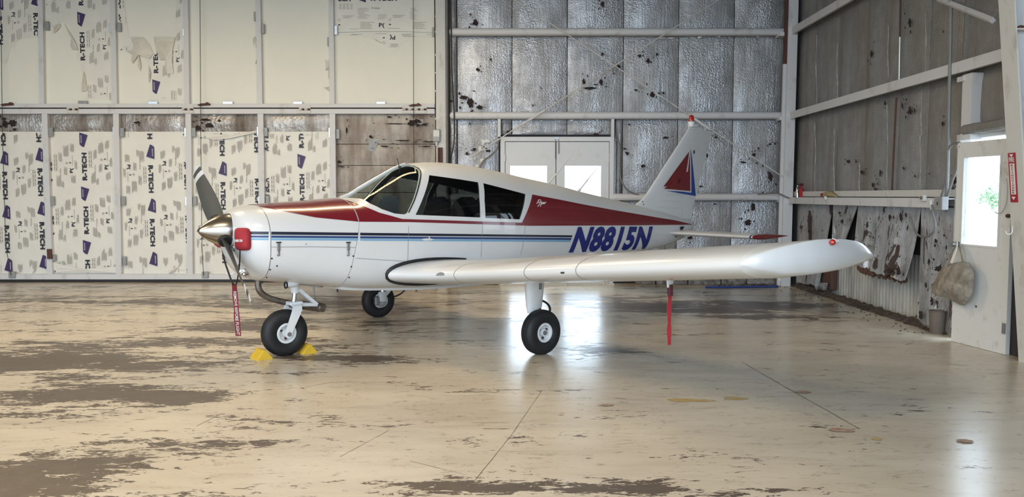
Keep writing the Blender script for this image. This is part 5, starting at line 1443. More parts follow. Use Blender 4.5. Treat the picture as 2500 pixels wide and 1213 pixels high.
for s in (1, -1):
    gear = empty('main_gear'); gear.parent = plane; y = s*1.525
    tyre_wheel(gear, 0, y, .212, s)
    # faired leg above the wheel
    yl = s*1.42
    bm = B(); rings = []
    for z, x0, x1, th in [(.385, .075, -.085, .035), (.45, .088, -.095, .05), (.62, .10, -.115, .06), (.72, .108, -.128, .065), (.80, .11, -.13, .06)]:
        n = 20; rings.append([Vector(((x0+x1)/2+(x0-x1)/2*math.copysign(abs(math.cos(a))**.8, math.cos(a)), yl+th*math.sin(a), z)) for a in [i*2*math.pi/n for i in range(n)]])
    if s == 1:
        loft(bm, rings); leg = link('leg_fairing', bm, M['gear_white'], gear, True, 50)
        bm = B(); p = Vector((-.03, yl+.058, .645)); box(bm, p-Vector((.018, .008, .03)), p+Vector((.018, .006, .03))); link('placard', bm, M['seam'], gear)
        for a, b in [(.06, .42), (.05, .68), (.12, .70)]:
            bm = B(); bmesh.ops.create_uvsphere(bm, u_segments=10, v_segments=6, radius=.012, matrix=Matrix.Translation((a-.1, yl+.045, b))); link('bolt', bm, M['black'], gear)
        bm = B(); tube(bm, [(-.08, yl+.02, .50), (-.13, yl+.02, .48), (-.18, yl+.02, .44), (-.20, yl+.01, .38), (-.14, yl, .27)], .011, 8); link('brake_hose', bm, M['black'], gear, True)
    # oleo strut and torque link (bare on the far side)
    bm = B(); tube(bm, [(.0, yl, .30), (.0, yl, .55)], .026, 14); link('oleo_piston', bm, M['chrome'], gear, True)
    bm = B(); tube(bm, [(.0, yl, .50), (.0, yl, .80)], .034, 14); link('oleo_cylinder', bm, M['gear_white'], gear, True)
    bm = B(); box(bm, (-.05, yl-.035, .20), (.05, yl+.035, .33), .02); tube(bm, [(.0, yl, .212), (.0, s*1.525, .212)], .022, 10); link('axle_block', bm, M['gear_white'], gear, True)
    if s == -1:
        bm = B(); bar(bm, (-.02, yl, .28), (-.20, yl, .45), .05, .05, (0, 1, 0)); bar(bm, (-.20, yl, .45), (-.02, yl, .58), .035, .04, (0, 1, 0)); link('torque_link', bm, M['gear_white'], gear)
        bm = B(); tube(bm, [(-.08, yl+.02, .26), (-.18, yl+.03, .26), (-.27, yl+.05, .31), (-.31, yl+.08, .40), (-.30, yl+.1, .50), (-.26, yl+.1, .58)], .010, 8); link('brake_hose', bm, M['black'], gear, True)
        bm = B(); box(bm, (.05, y+.070, .17), (.11, y+.125, .27), .01); link('brake_caliper', bm, M['steel'], gear)
        bm = B(); lathe(bm, [(0, .085), (.008, .085), (.008, .06), (0, .06)], 30, Matrix.Translation((0, y+.085, .212)) @ Matrix.Rotation(math.pi/2, 4, 'Z'), False); link('brake_disc', bm, M['alu'], gear)

# ---- nose gear
ng = empty('nose_gear'); ng.parent = plane; XN = 1.9076
tyre_wheel(ng, XN, 0, .214, 1, .094, .224, .15)
def fork_side(s):
    bm = B(); pts = [(XN, .205, .030), (XN-.01, .25, .032), (XN-.075, .40, .042), (XN-.095, .452, .046)]
    rings = []
    for x, z, w in pts: rings.append([Vector((x+a*w, s*(.098 if z < .42 else .094)+b*.006, z+a*w*.3)) for a, b in ((-1, -1), (1, -1), (1, 1), (-1, 1))])
    loft(bm, rings)
    lathe(bm, [(-.008, .038), (.010, .038), (.010, 0)], 20, Matrix.Translation((XN, s*.098, .212)) @ Matrix.Rotation(math.pi/2*s, 4, 'Z'))
    return link('fork_blade', bm, M['gear_white'], ng, True, 35)
for s in (1, -1):
    fb = fork_side(s)
    bm = B(); lathe(bm, [(0, .020), (.014, .020), (.014, .011), (.006, .011), (.006, 0)], 16, Matrix.Translation((XN, s*.106, .212)) @ Matrix.Rotation(math.pi/2*s, 4, 'Z')); link('axle_end', bm, M['steel'], ng)
bm = B(); rings = []
for i in range(9):
    a = i/8*math.pi; rings.append([Vector((XN-.095+b*.044, .096*math.cos(a), .45+.03*math.sin(a)+c_*.008)) for b, c_ in ((-1, -1), (1, -1), (1, 1), (-1, 1))])
loft(bm, rings); link('fork_crown', bm, M['gear_white'], ng, True, 35)
bm = B(); box(bm, (XN-.17, -.055, .475), (XN-.04, .055, .505), .008); link('fork_plate', bm, M['gear_white'], ng)
bm = B(); tube(bm, [(XN-.10, 0, .49), (XN-.115, 0, .60)], .024, 16); link('oleo_piston', bm, M['chrome'], ng, True)
bm = B(); lathe(bm, [(0, .034), (.02, .042), (.06, .042), (.065, .048), (.08, .048), (.14, .04)], 20, Matrix.Translation((XN-.114, 0, .585)) @ Matrix.Rotation(-math.pi/2, 4, 'Y')); link('oleo_cylinder', bm, M['gear_white'], ng, True, 40)
for yy in (.035, -.035):
    bm = B(); bar(bm, (XN-.14, yy, .615), (XN-.33, yy*.4, .455),   .030, .036, (0, 1, 0)); bar(bm, (XN-.16, yy, .46), (XN-.33, yy*.4, .455), .022, .026, (0, 1, 0)) if False else bar(bm, (XN-.12, yy, .405+.07), (XN-.33, yy*.4, .455), .030, .034, (0, 1, 0)); link('torque_link', bm, M['gear_white'], ng)
bm = B(); tube(bm, [(XN-.33, -.03, .455), (XN-.33, .03, .455)], .012, 8); link('link_pin', bm, M['black'], ng)
# exhaust and breather
bm = B(); tube(bm, [onY(q, -.10) for q in [(630, 684), (631, 702), (637, 714), (650, 724), (668, 731), (692, 737), (712, 741)]], .030, 14); ex = link('exhaust_pipe', bm, M['rust_pipe'], plane, True)
bm = B(); e0, e1 = onY((705, 741), -.10), onY((790, 751), -.14); e1.z = e1.z
tube(bm, [e0, e0.lerp(e1, .08), e0.lerp(e1, .12), e0.lerp(e1, .80), e0.lerp(e1, .82), e0.lerp(e1, .88), e0.lerp(e1, .90), e1], [.034, .038, .045, .045, .050, .050, .045, .045], 16); link('muffler', bm, M['rust_pipe'], ex, True, 30)
bm = B(); d_ = (e1-e0).normalized(); tube(bm, [e1-d_*.002, e1+d_*.002], .038, 16); link('muffler_outlet', bm, M['black'], ex)
bm = B(); h0, h1 = onY((764, 706), -.12), onY((770, 738), -.12); tube(bm, [h0+Vector((0, 0, .06)), h1], .007, 6); link('exhaust_hanger', bm, M['steel'], plane)
bm = B(); c_ = onY((700, 697), .20); lathe(bm, [(.06, .030), (.075, .034), (.075, .028), (.03, .026), (.02, 0)], 18, Matrix.Translation((c_.x-.06, .20, c_.z+.005)), False); link('air_outlet', bm, M['black'], cowl, True)
bm = B(); tube(bm, [(c_.x+.0, .20, c_.z+.015), (c_.x-.06, .20, c_.z+.012), (c_.x-.14, .2, c_.z+.03)], [.035, .035, .012], 14); link('outlet_fairing', bm, M['white_paint'], cowl, True)
for x, z in [(1.45, .585), (.55, .525), (.56, .54)]:
    bm = B(); tube(bm, [(x, .2, z+.05), (x, .2, z)], .009, 8); link('drain', bm, M['black'], plane)

# ---- tail
def tail_sec(xl, xt, z, th, n=16):
    up_, lo_ = [], []
    for i in range(n+1):
        t = (1-math.cos(math.pi*i/n))/2; h_ = naca(t, th)*(xl-xt)
        up_.append((xl-(xl-xt)*t, h_)); lo_.append((xl-(xl-xt)*t, -h_))
    return [Vector((x, y, z)) for x, y in up_[::-1]+lo_[1:-1]]
ZF0, ZF1 = 1.20, 2.475
def hinge_x(z): return -4.008-(z-1.238)*(.479/1.217)
def rud_te(z): return -4.232-(z-1.187)*(.479/1.255)
FLE = [(1.20, -2.60), (1.33, -2.90), (1.40, -3.06), (1.46, -3.175), (1.555, -3.292), (1.80, -3.525), (2.10, -3.815), (2.425, -4.13), (2.50, -4.205)]
def fin_le(z):
    for (z1, x1), (z2, x2) in zip(FLE, FLE[1:]):
        if z1 <= z <= z2: return x1+(x2-x1)*(z-z1)/(z2-z1)
    return FLE[-1][1]
def fin_y(x, z):
    xl = fin_le(z); te = rud_te(z); t = max(0, min(1, (xl-x)/(xl-te))); return naca(t, .075 if z > 1.5 else .06)*(xl-te)
def fin_ring(z, xa, xb_, n=14):
    P = []
    for i in range(n+1):
        t = i/n; t = t*t if xa == fin_le(z) else t
        x = xa+(xb_-xa)*t; P.append((x, fin_y(x, z)))
    return [Vector((x, y, z)) for x, y in P]+[Vector((x, -y, z)) for x, y in reversed(P[1:] if xa == fin_le(z) else P)]
zs_ = [1.20, 1.30, 1.36, 1.40, 1.43, 1.46, 1.50, 1.555, 1.65, 1.8, 1.95, 2.1, 2.25, 2.40, 2.45]
bm = B(); loft(bm, [fin_ring(z, fin_le(z), hinge_x(z)) for z in zs_]); fin = link('vertical_fin', bm, M['white_paint'], plane, True, 40)
bm = B(); loft(bm, [fin_ring(z, hinge_x(z)-.008, rud_te(z)) for z in [1.185, 1.3, 1.6, 2.0, 2.3, 2.44]])
for v in bm.verts:
    if v.co.z < 1.2: v.co.z = 1.235-(hinge_x(1.2)-v.co.x)*.25
    if v.co.z > 2.43: v.co.z = 2.46-(hinge_x(2.44)-v.co.x)*.12
rud = link('rudder', bm, M['white_paint'], plane, True, 40)
bm = B(); rings = []
for i in range(7):
    a = i/6*math.pi/2; k_ = max(.05, math.cos(a)); z = 2.452+.05*math.sin(a)
    r0 = fin_ring(2.45, fin_le(2.45), hinge_x(2.45)); cx = sum(p.x for p in r0)/len(r0)
    rings.append([Vector((cx+(p.x-cx)*(.72+.28*k_), p.y*k_, z)) for p in r0])
loft(bm, rings); ftip = link('fin_tip', bm, M['white_paint'], plane, True, 50)
bm = B(); lathe(bm, [(0, .045), (.02, .052), (.07, .052), (.075, .048), (.078, 0)], 20, Matrix.Translation((-4.228, 0, 2.49)) @ Matrix.Rotation(-math.pi/2, 4, 'Y')); link('beacon_base', bm, M['white_paint'], plane, True, 40)
bm = B(); lathe(bm, [(0, .040), (.05, .038), (.075, .030), (.088, .016), (.091, 0)], 20, Matrix.Translation((-4.228, 0, 2.568)) @ Matrix.Rotation(-math.pi/2, 4, 'Y')); link('beacon_lens', bm, M['red_lens'], plane, True, 40)
# pressed stiffening beads
for i in range(13):
    py = 329+i*14.6; z = 2.40-i*(2.40-1.36)/12
    xa = fin_le(z)-.10-(.16 if z > 1.6 else .28)*(1 if i else .6); xb2 = hinge_x(z)+.05
    if xa < xb2+.05: xa = xb2+.10
    for s in (1, -1):
        bm = B(); tube(bm, [(x, s*(fin_y(x, z)-.001), z-(xa-x)*.04) for x in [xa+(xb2-xa)*j/5 for j in range(6)]], [.002, .006, .007, .007, .006, .002], 6); link('stiffening_bead', bm, M['white_paint'], fin, True)
for i in range(9):
    z = 2.40-i*.13
    for s in (1, -1):
        bm = B(); xa, xb2 = hinge_x(z)-.03, rud_te(z)+.02; tube(bm, [(x, s*(fin_y(x, z)-.001), z-(xa-x)*.05) for x in [xa+(xb2-xa)*j/4 for j in range(5)]], [.002, .005, .005, .004, .001], 6); link('stiffening_bead', bm, M['white_paint'], rud, True)
# sail emblem
def at_fin(q):
    y = .04
    for _ in range(30):
        p = onY(q, y); y = fin_y(p.x, p.z)
    return onY(q, y)
def fin_decal(name, pts, mat, off, par):
    for s in (1, -1):
        bm = B(); bm.faces.new([bm.verts.new((p.x, 0, p.z)) for p in (at_fin(q) for q in pts)]); bmesh.ops.triangulate(bm, faces=bm.faces); refine(bm, .06, .06)
        for v in bm.verts: v.co.y = s*(fin_y(v.co.x, v.co.z)+off)
        link(name, bm, M[mat], par, True)
fin_decal('blue_sail', [(1684.7, 361), (1690, 400), (1697.5, 478.5), (1660, 472), (1625, 465.5), (1683, 469)], 'sail_blue', .008, fin)
fin_decal('white_sail_edge', [(1615, 461.5), (1648, 415), (1684, 365), (1686, 400), (1686.5, 470.5)], 'white_paint', .0095, fin)
fin_decal('red_sail', [(1618, 456), (1650, 412), (1681, 370), (1678, 395), (1674, 420), (1668.5, 447)], 'red_paint', .011, fin)
fin_decal('red_sail', [(1619, 460.5), (1671, 450.5), (1678, 418), (1682.6, 373), (1684, 466.5)], 'red_paint', .011, fin)
for q in [(1569, 492), (1571, 499)]:
    p = at_fin(q); bm = B(); bmesh.ops.create_uvsphere(bm, u_segments=8, v_segments=5, radius=.009, matrix=Matrix.Translation(p)); link('screw', bm, M['black'], fin)
p = at_fin((1694, 371)); bm = B(); box(bm, (p.x-.012, p.y-.005, p.z-.025), (p.x+.012, p.y+.006, p.z+.025)); link('hinge_slot', bm, M['black'], fin)
# stabilator
for s in (1, -1):
    def st_sec(y, th=.10, k_=1.0, dx=0):
        xl, xt = -3.60-.0*y, -4.35; cx = (xl+xt)/2
        return [Vector((p.x, s*y, 1.0-.004*y+p.y*k_)) for p in tail_sec(xl-dx, xt+dx*.3, 0, th)]
    bm = B(); loft(bm, [st_sec(y) for y in (.04, .3, .8, 1.40)]); sb = link('stabilator', bm, M['white_paint'], plane, True, 50)
    bm = B(); loft(bm, [[p+Vector((0, 0, 0)) for p in st_sec(1.40)], st_sec(1.408)]); 
    for nm_, y0, y1, mt in (('blue_band', 1.40, 1.425, 'blue_paint'), ('white_band', 1.425, 1.445, 'white_paint')):
        b2 = B(); loft(b2, [st_sec(y0), st_sec(y1)]); link(nm_, b2, M[mt], sb, True, 50)
    bm.free(); bm = B(); rings = []
    for i in range(8):
        a = i/7*math.pi/2; k_ = max(.06, math.cos(a)); rings.append(st_sec(1.445+.075*math.sin(a), .10, k_**.7, .10*(1-k_)))
    loft(bm, rings); link('stabilator_tip', bm, M['red_paint'], sb, True, 50)
bm = B(); tube(bm, [(-3.86, .11, 1.05), (-3.98, .075, 1.075)], [.03, .02], 10); link('pivot_opening', bm, M['black'], plane, True)
# whip antennas
for a, b in [((-1.44, 1.655), (-1.90, 2.06)), ((-1.96, 1.575), (-2.335, 1.905))]:
    bm = B(); A, D = Vector((a[0], .03, a[1]-.01)), Vector((b[0], .03, b[1])); tube(bm, [A, A.lerp(D, .06), A.lerp(D, .10), A.lerp(D, .45), A.lerp(D, .46), D], [.022, .016, .010, .009, .006, .003], 8); an = link('whip_antenna', bm, M['white_paint'], plane, True)
    bm = B(); lathe(bm, [(0, .035), (.008, .03), (.008, 0)], 16, Matrix.Translation((A.x, .03, FZT(A.x)-.002)) @ Matrix.Rotation(-math.pi/2, 4, 'Y')); link('antenna_base', bm, M['white_paint'], an)
bm = B(); tube(bm, [(-1.70, .02, 1.60), (-1.70, .02, 1.66)], [.05, .02], 12); bm.free()
# pitot mast under the left wing
pm = onY((1635, 690), 3.30)
bm = B(); rings = []
for z, x0, x1, th in [(pm.z+.10, .05, -.06, .016), (pm.z+.01, .035, -.045, .013), (pm.z-.035, .03, -.03, .011)]:
    rings.append([Vector((pm.x+(x0+x1)/2+(x0-x1)/2*math.cos(a), 3.30+th*math.sin(a), z)) for a in [i*2*math.pi/12 for i in range(12)]])
loft(bm, rings); link('pitot_mast', bm, M['gear_white'], plane, True, 50)
# ================================================================== things around the aircraft
def pw(v): return PO+PH*v.x+PL*v.y+Vector((0, 0, v.z))   # aircraft local -> world
# ---- strip lamps
for i, (x, y, z, L, tz) in enumerate(STRIPS):
    lamp = empty('strip_lamp', (x, y, z), R(tz), ['warm strip lamp hanging over the airplane cabin', 'warm strip lamp hanging left of the airplane near the hangar door', 'warm strip lamp hanging in front of the airplane nearest the camera', 'warm strip lamp hanging at the front left of the hangar'][i], 'lamp', 'strip lamps under the roof')
    bm = B(); box(bm, (-L/2, -.19, .03), (L/2, .19, .10), .01); link('housing', bm, M['beam'], lamp)
    for q in (-L/3, L/3):
        bm = B(); tube(bm, [(q, 0, .1), (q, 0, ROOF-z)], .008, 6); link('hanger_rod', bm, M['steel'], lamp)
    li = area('lamp_light', (0, 0, .02), (0, 0, 0), L, .34, STRIP_W, STRIP_COL); li.parent = lamp
# ---- cowl plugs with warning streamer
def hit(q):
    y = .62
    while y > -.1:
        p = onY(q, y)
        if p.x < 2.433 and FZB(p.x) < p.z < FZT(p.x) and halfw(p.x, p.z) >= y: return p
        y -= .002
    return onX(q, 2.40)
NB = onX((590, 590), 2.40)
plug = empty('cowl_plug', pw(Vector((2.4, 0, 0))), YAW, 'red fabric cowl plugs with a hanging warning streamer beside the spinner', 'cowl plug')
POFF = Vector((2.4, 0, 0))
def pl(v): return v-POFF
bm = B(); nu_, nv_ = 10, 12
def sq(u, v):   # square -> rounded rectangle in pixels
    a, b = 2*u-1, 2*v-1; n_ = 4.5; m_ = max(abs(a), abs(b)); r = (abs(a)**n_+abs(b)**n_)**(1/n_)
    if r > 0: a, b = a*m_/r, b*m_/r
    return 594.5+18.5*a+1.5*b, 583.5+27.5*b
top_, base_ = [], []
for j in range(nv_+1):
    ra, rb = [], []
    for i in range(nu_+1):
        u, v = i/nu_, j/nv_; q = sq(u, v); p = hit(q); e_ = max(abs(2*u-1), abs(2*v-1))
        d = Vector((.75, .65, .02)).normalized(); k_ = .055*(1-e_**6*.55)+.008*math.sin(u*6)*math.sin(v*5)
        ra.append(bm.verts.new(pl(p+d*k_))); rb.append(bm.verts.new(pl(p-d*.012)))
    top_.append(ra); base_.append(rb)
for j in range(nv_):
    for i in range(nu_): bm.faces.new((top_[j][i], top_[j][i+1], top_[j+1][i+1], top_[j+1][i]))
edge = [(0, i) for i in range(nu_+1)]+[(j, nu_) for j in range(1, nv_+1)]+[(nv_, i) for i in range(nu_-1, -1, -1)]+[(j, 0) for j in range(nv_-1, 0, -1)]
for a, b in zip(edge, edge[1:]+edge[:1]): bm.faces.new((top_[a[0]][a[1]], top_[b[0]][b[1]], base_[b[0]][b[1]], base_[a[0]][a[1]]))
pad = link('plug', bm, M['fabric_red'], plug, True, 50)
# far-side plug: mirror of the near one
me2 = pad.data.copy()
for v in me2.vertices: v.co.y = -v.co.y
me2.flip_normals(); link('plug', me2, None, plug)
bm = B(); d = Vector((.75, .65, .02)).normalized()
put_text(bm, 'N8815N', lambda u, v: pl(hit((582+19*u, 590-6.5*v))+d*.0655), .03); link('lettering', bm, M['print_white'], pad)
bm = B(); tube(bm, [pl(onY(q, y)) for q, y in [((586, 611), .33), ((585, 640), .28), ((582, 668), .18), ((578, 690), .08), ((574, 695), .06)]], .006, 6); link('strap', bm, M['cord_black'], plug, True)
bm = B(); tube(bm, [pl(onY(q, y)) for q, y in [((570, 694), .06), ((565, 685), .02), ((556, 660), -.06), ((548, 635), -.14), ((542, 601), -.22)]], .009, 6); link('strap', bm, M['cord_black'], plug, True)
def ribbon_mesh(bm, L_, R_, y, thick=.002):
    rings = []
    for i, (a, b) in enumerate(zip(L_, R_)):
        p, q = onY(a, y), onY(b, y); w = Vector((.002*math.sin(i*1.1), .006*math.sin(i*1.7), 0))
        rings.append((p+w, q-w*.4))
    k = [[bm.verts.new(pl(p+o)) for p, o in ((r[0], Vector((0, 0, 0))), (r[1], Vector((0, 0, 0))), (r[1], Vector((0, -thick, 0))), (r[0], Vector((0, -thick, 0))))] for r in rings]
    for A, D in zip(k, k[1:]):
        for i in range(4): bm.faces.new((A[i], A[(i+1) % 4], D[(i+1) % 4], D[i]))
    bm.faces.new(k[0]); bm.faces.new(k[-1]); return rings
n = 10; Ls = [(566+9*t, 693+127*t) for t in [i/n for i in range(n+1)]]; Rs = [(578+11*t, 693+127*t) for t in [i/n for i in range(n+1)]]
bm = B(); rg = ribbon_mesh(bm, Ls, Rs, .05); st_ = link('streamer', bm, M['ribbon_dark'], plug, True)
bm = B()
def on_rib(u, v):   # u along the ribbon, v across (letters' tops face right)
    f = (.14+.84*u)*n; i = min(int(f), n-1); w = f-i
    a = rg[i][0].lerp(rg[i+1][0], w); b = rg[i][1].lerp(rg[i+1][1], w)
    return pl(a.lerp(b, .22+.56*v)+Vector((.002, .004, 0)))
put_text(bm, 'REMOVE BEFORE FLIGHT', on_rib, .02); link('lettering', bm, M['print_white'], st_)
# ---- pitot cover with its ribbon
POFF = Vector((pm.x, 3.30, 0))
pc = empty('pitot_cover', pw(POFF), YAW, 'red ribbon pitot cover hanging under the near wing', 'pitot cover')
bm = B(); rings = []
for q0, q1 in [((1630.5, 694), (1641, 694)), ((1630.5, 706), (1641.5, 706)), ((1631, 722), (1641.5, 722))]:
    a, b = onY(q0, 3.3), onY(q1, 3.3); c_ = (a+b)/2; r = (a-b).length/2
    rings.append([pl(c_+Vector((r*math.cos(t), r*.7*math.sin(t), 0))) for t in [i*2*math.pi/14 for i in range(14)]])
loft(bm, rings); link('sleeve', bm, M['maroon'], pc, True, 40)
n = 9; bm = B(); ribbon_mesh(bm, [(1631-2.5*t-.8*math.sin(5*t), 721+121*t) for t in [i/n for i in range(n+1)]], [(1640.5-3*t-.8*math.sin(5*t), 721+121*t) for t in [i/n for i in range(n+1)]], 3.3)
link('streamer', bm, M['ribbon'], pc, True)
# ---- wheel chocks at the nose wheel
def chock(lx, label, turn):
    e_ = empty('wheel_chock', pw(Vector((lx, .01, 0))), YAW+turn, label, 'wheel chock', 'yellow chocks at the nose wheel')
    bm = B(); rings = [[Vector((x, y, z)) for x, z in ((-.095, .0), (.095, .0), (.075, .03), (.012, .105), (-.012, .105), (-.075, .03))] for y in (-.11, -.105, .105, .11)]
    for r in (rings[0], rings[-1]):
        for v in r: v.x *= .95; v.z = v.z*.96
    loft(bm, rings); bmesh.ops.scale(bm, vec=(.82, .82, .82), verts=bm.verts); link('body', bm, M['yellow'], e_)
    bm = B()
    for z in (.045, .06, .075): box(bm, (.05-(z-.03)*.84+.012, -.05, z), (.05-(z-.03)*.84+.016, .05, z+.004))
    bmesh.ops.scale(bm, vec=(.82, .82, .82), verts=bm.verts)
    link('moulded_ridge', bm, M['black'], e_)
chock(XN+.235, 'yellow wheel chock in front of the nose wheel', .0)
chock(XN-.215, 'yellow wheel chock behind the nose wheel', math.pi)
# ---- canvas bag on the side door knob
m = NT('canvas'); v = m.coord((1, 1, 1), False)
m.set(col=m.mix(m.ramp(m.noise(v, 9, 6, .65), [(.35, 0.0), (.65, 1.0)]), (.17, .15, .12), (.34, .30, .245)), rough=.9); m.bump(m.noise(v, 12, 3), .9, .03); M['canvas'] = m.m
D3 = door3.location.copy(); ax_y = Vector((-math.sin(ang), math.cos(ang), 0)); ax_n = Vector((-math.cos(ang), -math.sin(ang), 0))
def on_door(px, py, off):   # pixel on a plane lying off metres in front of the leaf
    o_ = D3+ax_n*off; d = ray((px, py)); t = (o_-Vector((0, 0, H))).dot(ax_n)/d.dot(ax_n); return Vector((0, 0, H))+d*t
bag0 = on_door(2330, 745, .12)
bag = empty('canvas_bag', bag0, 0, 'dirty grey canvas tote bag hanging from the side door knob', 'bag')
outl = [(2318, 644), (2333, 641), (2350, 638), (2366, 641), (2376, 654), (2379, 675), (2378, 695), (2374, 718), (2366, 736), (2354, 746), (2342, 744), (2332, 738), (2318, 731), (2300, 725), (2284, 721), (2274, 714), (2276, 700), (2284, 683), (2292, 668), (2302, 654), (2310, 648)]
fine = []
for i in range(len(outl)):
    a, b = outl[i], outl[(i+1) % len(outl)]; fine += [a, ((a[0]+b[0])/2, (a[1]+b[1])/2)]
cx, cy = 2330, 694
bm = B(); fr_, bk = [], []
for s_ in (1, .97, .88, .74, .55, .33, .12):
    f_, k_ = [], []
    for i, (a, b) in enumerate(fine):
        px_, py_ = cx+(a-cx)*s_, cy+(b-cy)*s_; dd = math.sqrt(max(0, 1-s_**2.4)); wr = .022*(fbm(px_*.09, py_*.07, 3)-.5)*2+.012*math.sin(px_*.25+py_*.12)
        f_.append(bm.verts.new(on_door(px_, py_, .11+.085*dd+wr*dd)-bag0)); k_.append(bm.verts.new(on_door(px_, py_, .108-.07*dd)-bag0))
    fr_.append(f_); bk.append(k_)
N_ = len(fine)
for S_ in (fr_, bk):
    for A, D in zip(S_, S_[1:]):
        for i in range(N_): bm.faces.new((A[i], A[(i+1) % N_], D[(i+1) % N_], D[i]))
    bm.faces.new(S_[-1])
for i in range(N_): bm.faces.new((fr_[0][i], fr_[0][(i+1) % N_], bk[0][(i+1) % N_], bk[0][i]))
link('bag_body', bm, M['canvas'], bag, True, 70)
def band(name, pts, w, mat):
    bm = B(); P = [on_door(*p)-bag0 for p in pts]; rings = []
    for i, p in enumerate(P):
        t = (P[min(i+1, len(P)-1)]-P[max(i-1, 0)]).normalized(); s_ = t.cross(ax_n).normalized()*w/2; rings.append([p+s_, p-s_, p-s_+ax_n*.004, p+s_+ax_n*.004])
    loft(bm, rings); link(name, bm, M[mat], bag, True)
band('handle', [(2310, 650, .15), (2318, 632, .15), (2328, 612, .13), (2337, 594, .07)], .03, 'canvas')
band('handle', [(2352, 641, .13), (2348, 622, .12), (2345, 606, .10), (2343, 594, .07)], .028, 'canvas')
band('twisted_strap', [(2323, 642, .17), (2328, 628, .165), (2333, 612, .15), (2337, 600, .11), (2336, 592, .08)], .030, 'paper')
# ---- waste bin
p = pZ(2296, 812); bn = empty('waste_bin', (p.x-.05, p.y-.02, 0), 0, 'small brown waste bin on the floor beside the side door', 'bin')
bm = B(); lathe(bm, [(0, 0), (0, .070), (.012, .076), (.235, .083), (.245, .086), (.245, .078), (.235, .076), (.02, .068), (.02, 0)], 28, Matrix.Rotation(-math.pi/2, 4, 'Y'), False)
link('bin_body', bm, plain('bin_brown', (.15, .12, .10), .6, 0, .2, 10), bn, True, 40)
bm = B(); lathe(bm, [(.236, .088), (.25, .090), (.252, .084), (.236, .082)], 28, Matrix.Rotation(-math.pi/2, 4, 'Y'), False); link('rim', bm, plain('bin_rim', (.13, .10, .085), .6), bn, True)
# ---- bottles standing on the lower girt ledge
zl = 1.434+.0525
def stand(px, X): d = ray((px, 480)); return Vector((X, d.y/d.x*X, zl))
p = stand(1947, XR-.13); b1 = empty('spray_can', p, 0, 'slim silver can standing on the girt beside the corner column', 'can')
bm = B(); lathe(bm, [(0, .02), (0, .026), (.15, .026), (.165, .014), (.19, .012), (.19, 0)], 18, Matrix.Rotation(-math.pi/2, 4, 'Y')); link('can_body', bm, M['chrome'], b1, True, 40)
bm = B(); lathe(bm, [(.19, .014), (.215, .014), (.215, 0)], 14, Matrix.Rotation(-math.pi/2, 4, 'Y')); link('cap', bm, M['black'], b1)
p = stand(1956, XR-.10); b2 = empty('spray_bottle', p, R(20), 'dark red trigger spray bottle on the girt beside the silver can', 'bottle')
bm = B(); lathe(bm, [(0, .0), (0, .036), (.12, .038), (.155, .022), (.165, .016), (.185, .016), (.185, 0)], 18, Matrix.Rotation(-math.pi/2, 4, 'Y')); link('bottle_body', bm, M['fabric_red'], b2, True, 40)
bm = B(); box(bm, (-.045, -.014, .185), (.03, .014, .225), .006); bar(bm, (-.03, 0, .19), (-.045, 0, .14), .012, .01); link('trigger_head', bm, M['maroon'], b2)
# ---- tan rag, cord and boxes along the girt
c0 = pX(2024, 478, XR-.12); bm = B(); rings = []
for i in range(13):
    t = i/12; y = c0.y+.28-.56*t; r = .012+.045*math.sin(math.pi*t)**.6*(.6+.7*fbm(t*5, 2, 8)); rings.append([Vector((XR-.12+1.0*r*math.cos(a)*(.8+.4*hash2(i, int(a*3))), y, zl+.003+max(0, r*(1+math.sin(a))*.75*(.8+.4*hash2(int(a*5), i)))))for a in [q*2*math.pi/10 for q in range(10)]])
loft(bm, rings); rag = tag(link('work_rag', bm, plain('tan_rag', (.38, .31, .17), .9, 0, .3, 14, bump=.5, bscale=30), None, True, 60), 'crumpled tan rag lying on the girt of the side wall', 'rag')
bm = B(); bmesh.ops.create_icosphere(bm, subdivisions=2, radius=.03, matrix=Matrix.Translation((XR-.15, c0.y+.19, zl+.04)) @ Matrix.Diagonal((.8, 1.6, .8, 1))); link('red_patch', bm, M['fabric_red'], rag, True)
bm = B(); tube(bm, [pX(*q, XR-.185) for q in [(1986, 485.5), (2010, 485), (2024, 483), (2050, 486), (2120, 486.5), (2190, 487), (2240, 487), (2252, 484)]], .009, 6); tag(link('girt_cord', bm, M['paper'], None, True), 'white electric cord lying along the girt of the side wall', 'cord')
def wall_box(name, px, py, w, h, d, mat, label, cat, X=XR-.2):
    p = pX(px, py, X); e_ = empty(name, p, 0, label, cat); bm = B(); box(bm, (-d, -w/2, -h/2), (0, w/2, h/2), .006); link('box', bm, M[mat], e_); return e_
e_ = wall_box('cord_clip', 2017, 483, .05, .05, .03, 'paper', 'small white cord clip on the girt in front of the tan rag', 'clip')
bm = B(); box(bm, (-.034, -.012, -.012), (-.03, .012, .012)); link('clip_screw', bm, M['steel'], e_)
e_ = wall_box('outlet_box', 2258, 483, .09, .07, .04, 'beam_warm', 'small cream outlet box on the girt near the end of the cord', 'outlet')
for q in (-.015, .015):
    bm = B(); box(bm, (-.044, q-.006, -.018), (-.04, q+.006, .018)); link('socket', bm, M['black'], e_)
e_ = wall_box('junction_box', 2306, 496, .16, .14, .07, 'grey_box', 'grey metal junction box on the end of the girt beside the door', 'junction box', XR-.21)
bm = B(); box(bm, (-.076, -.06, -.045), (-.07, .02, .045)); link('cover_plate', bm, M['tape_grey'], e_)
bm = B(); box(bm, (-.08, -.008, -.02), (-.076, .008, .012)); link('toggle', bm, M['black'], e_)
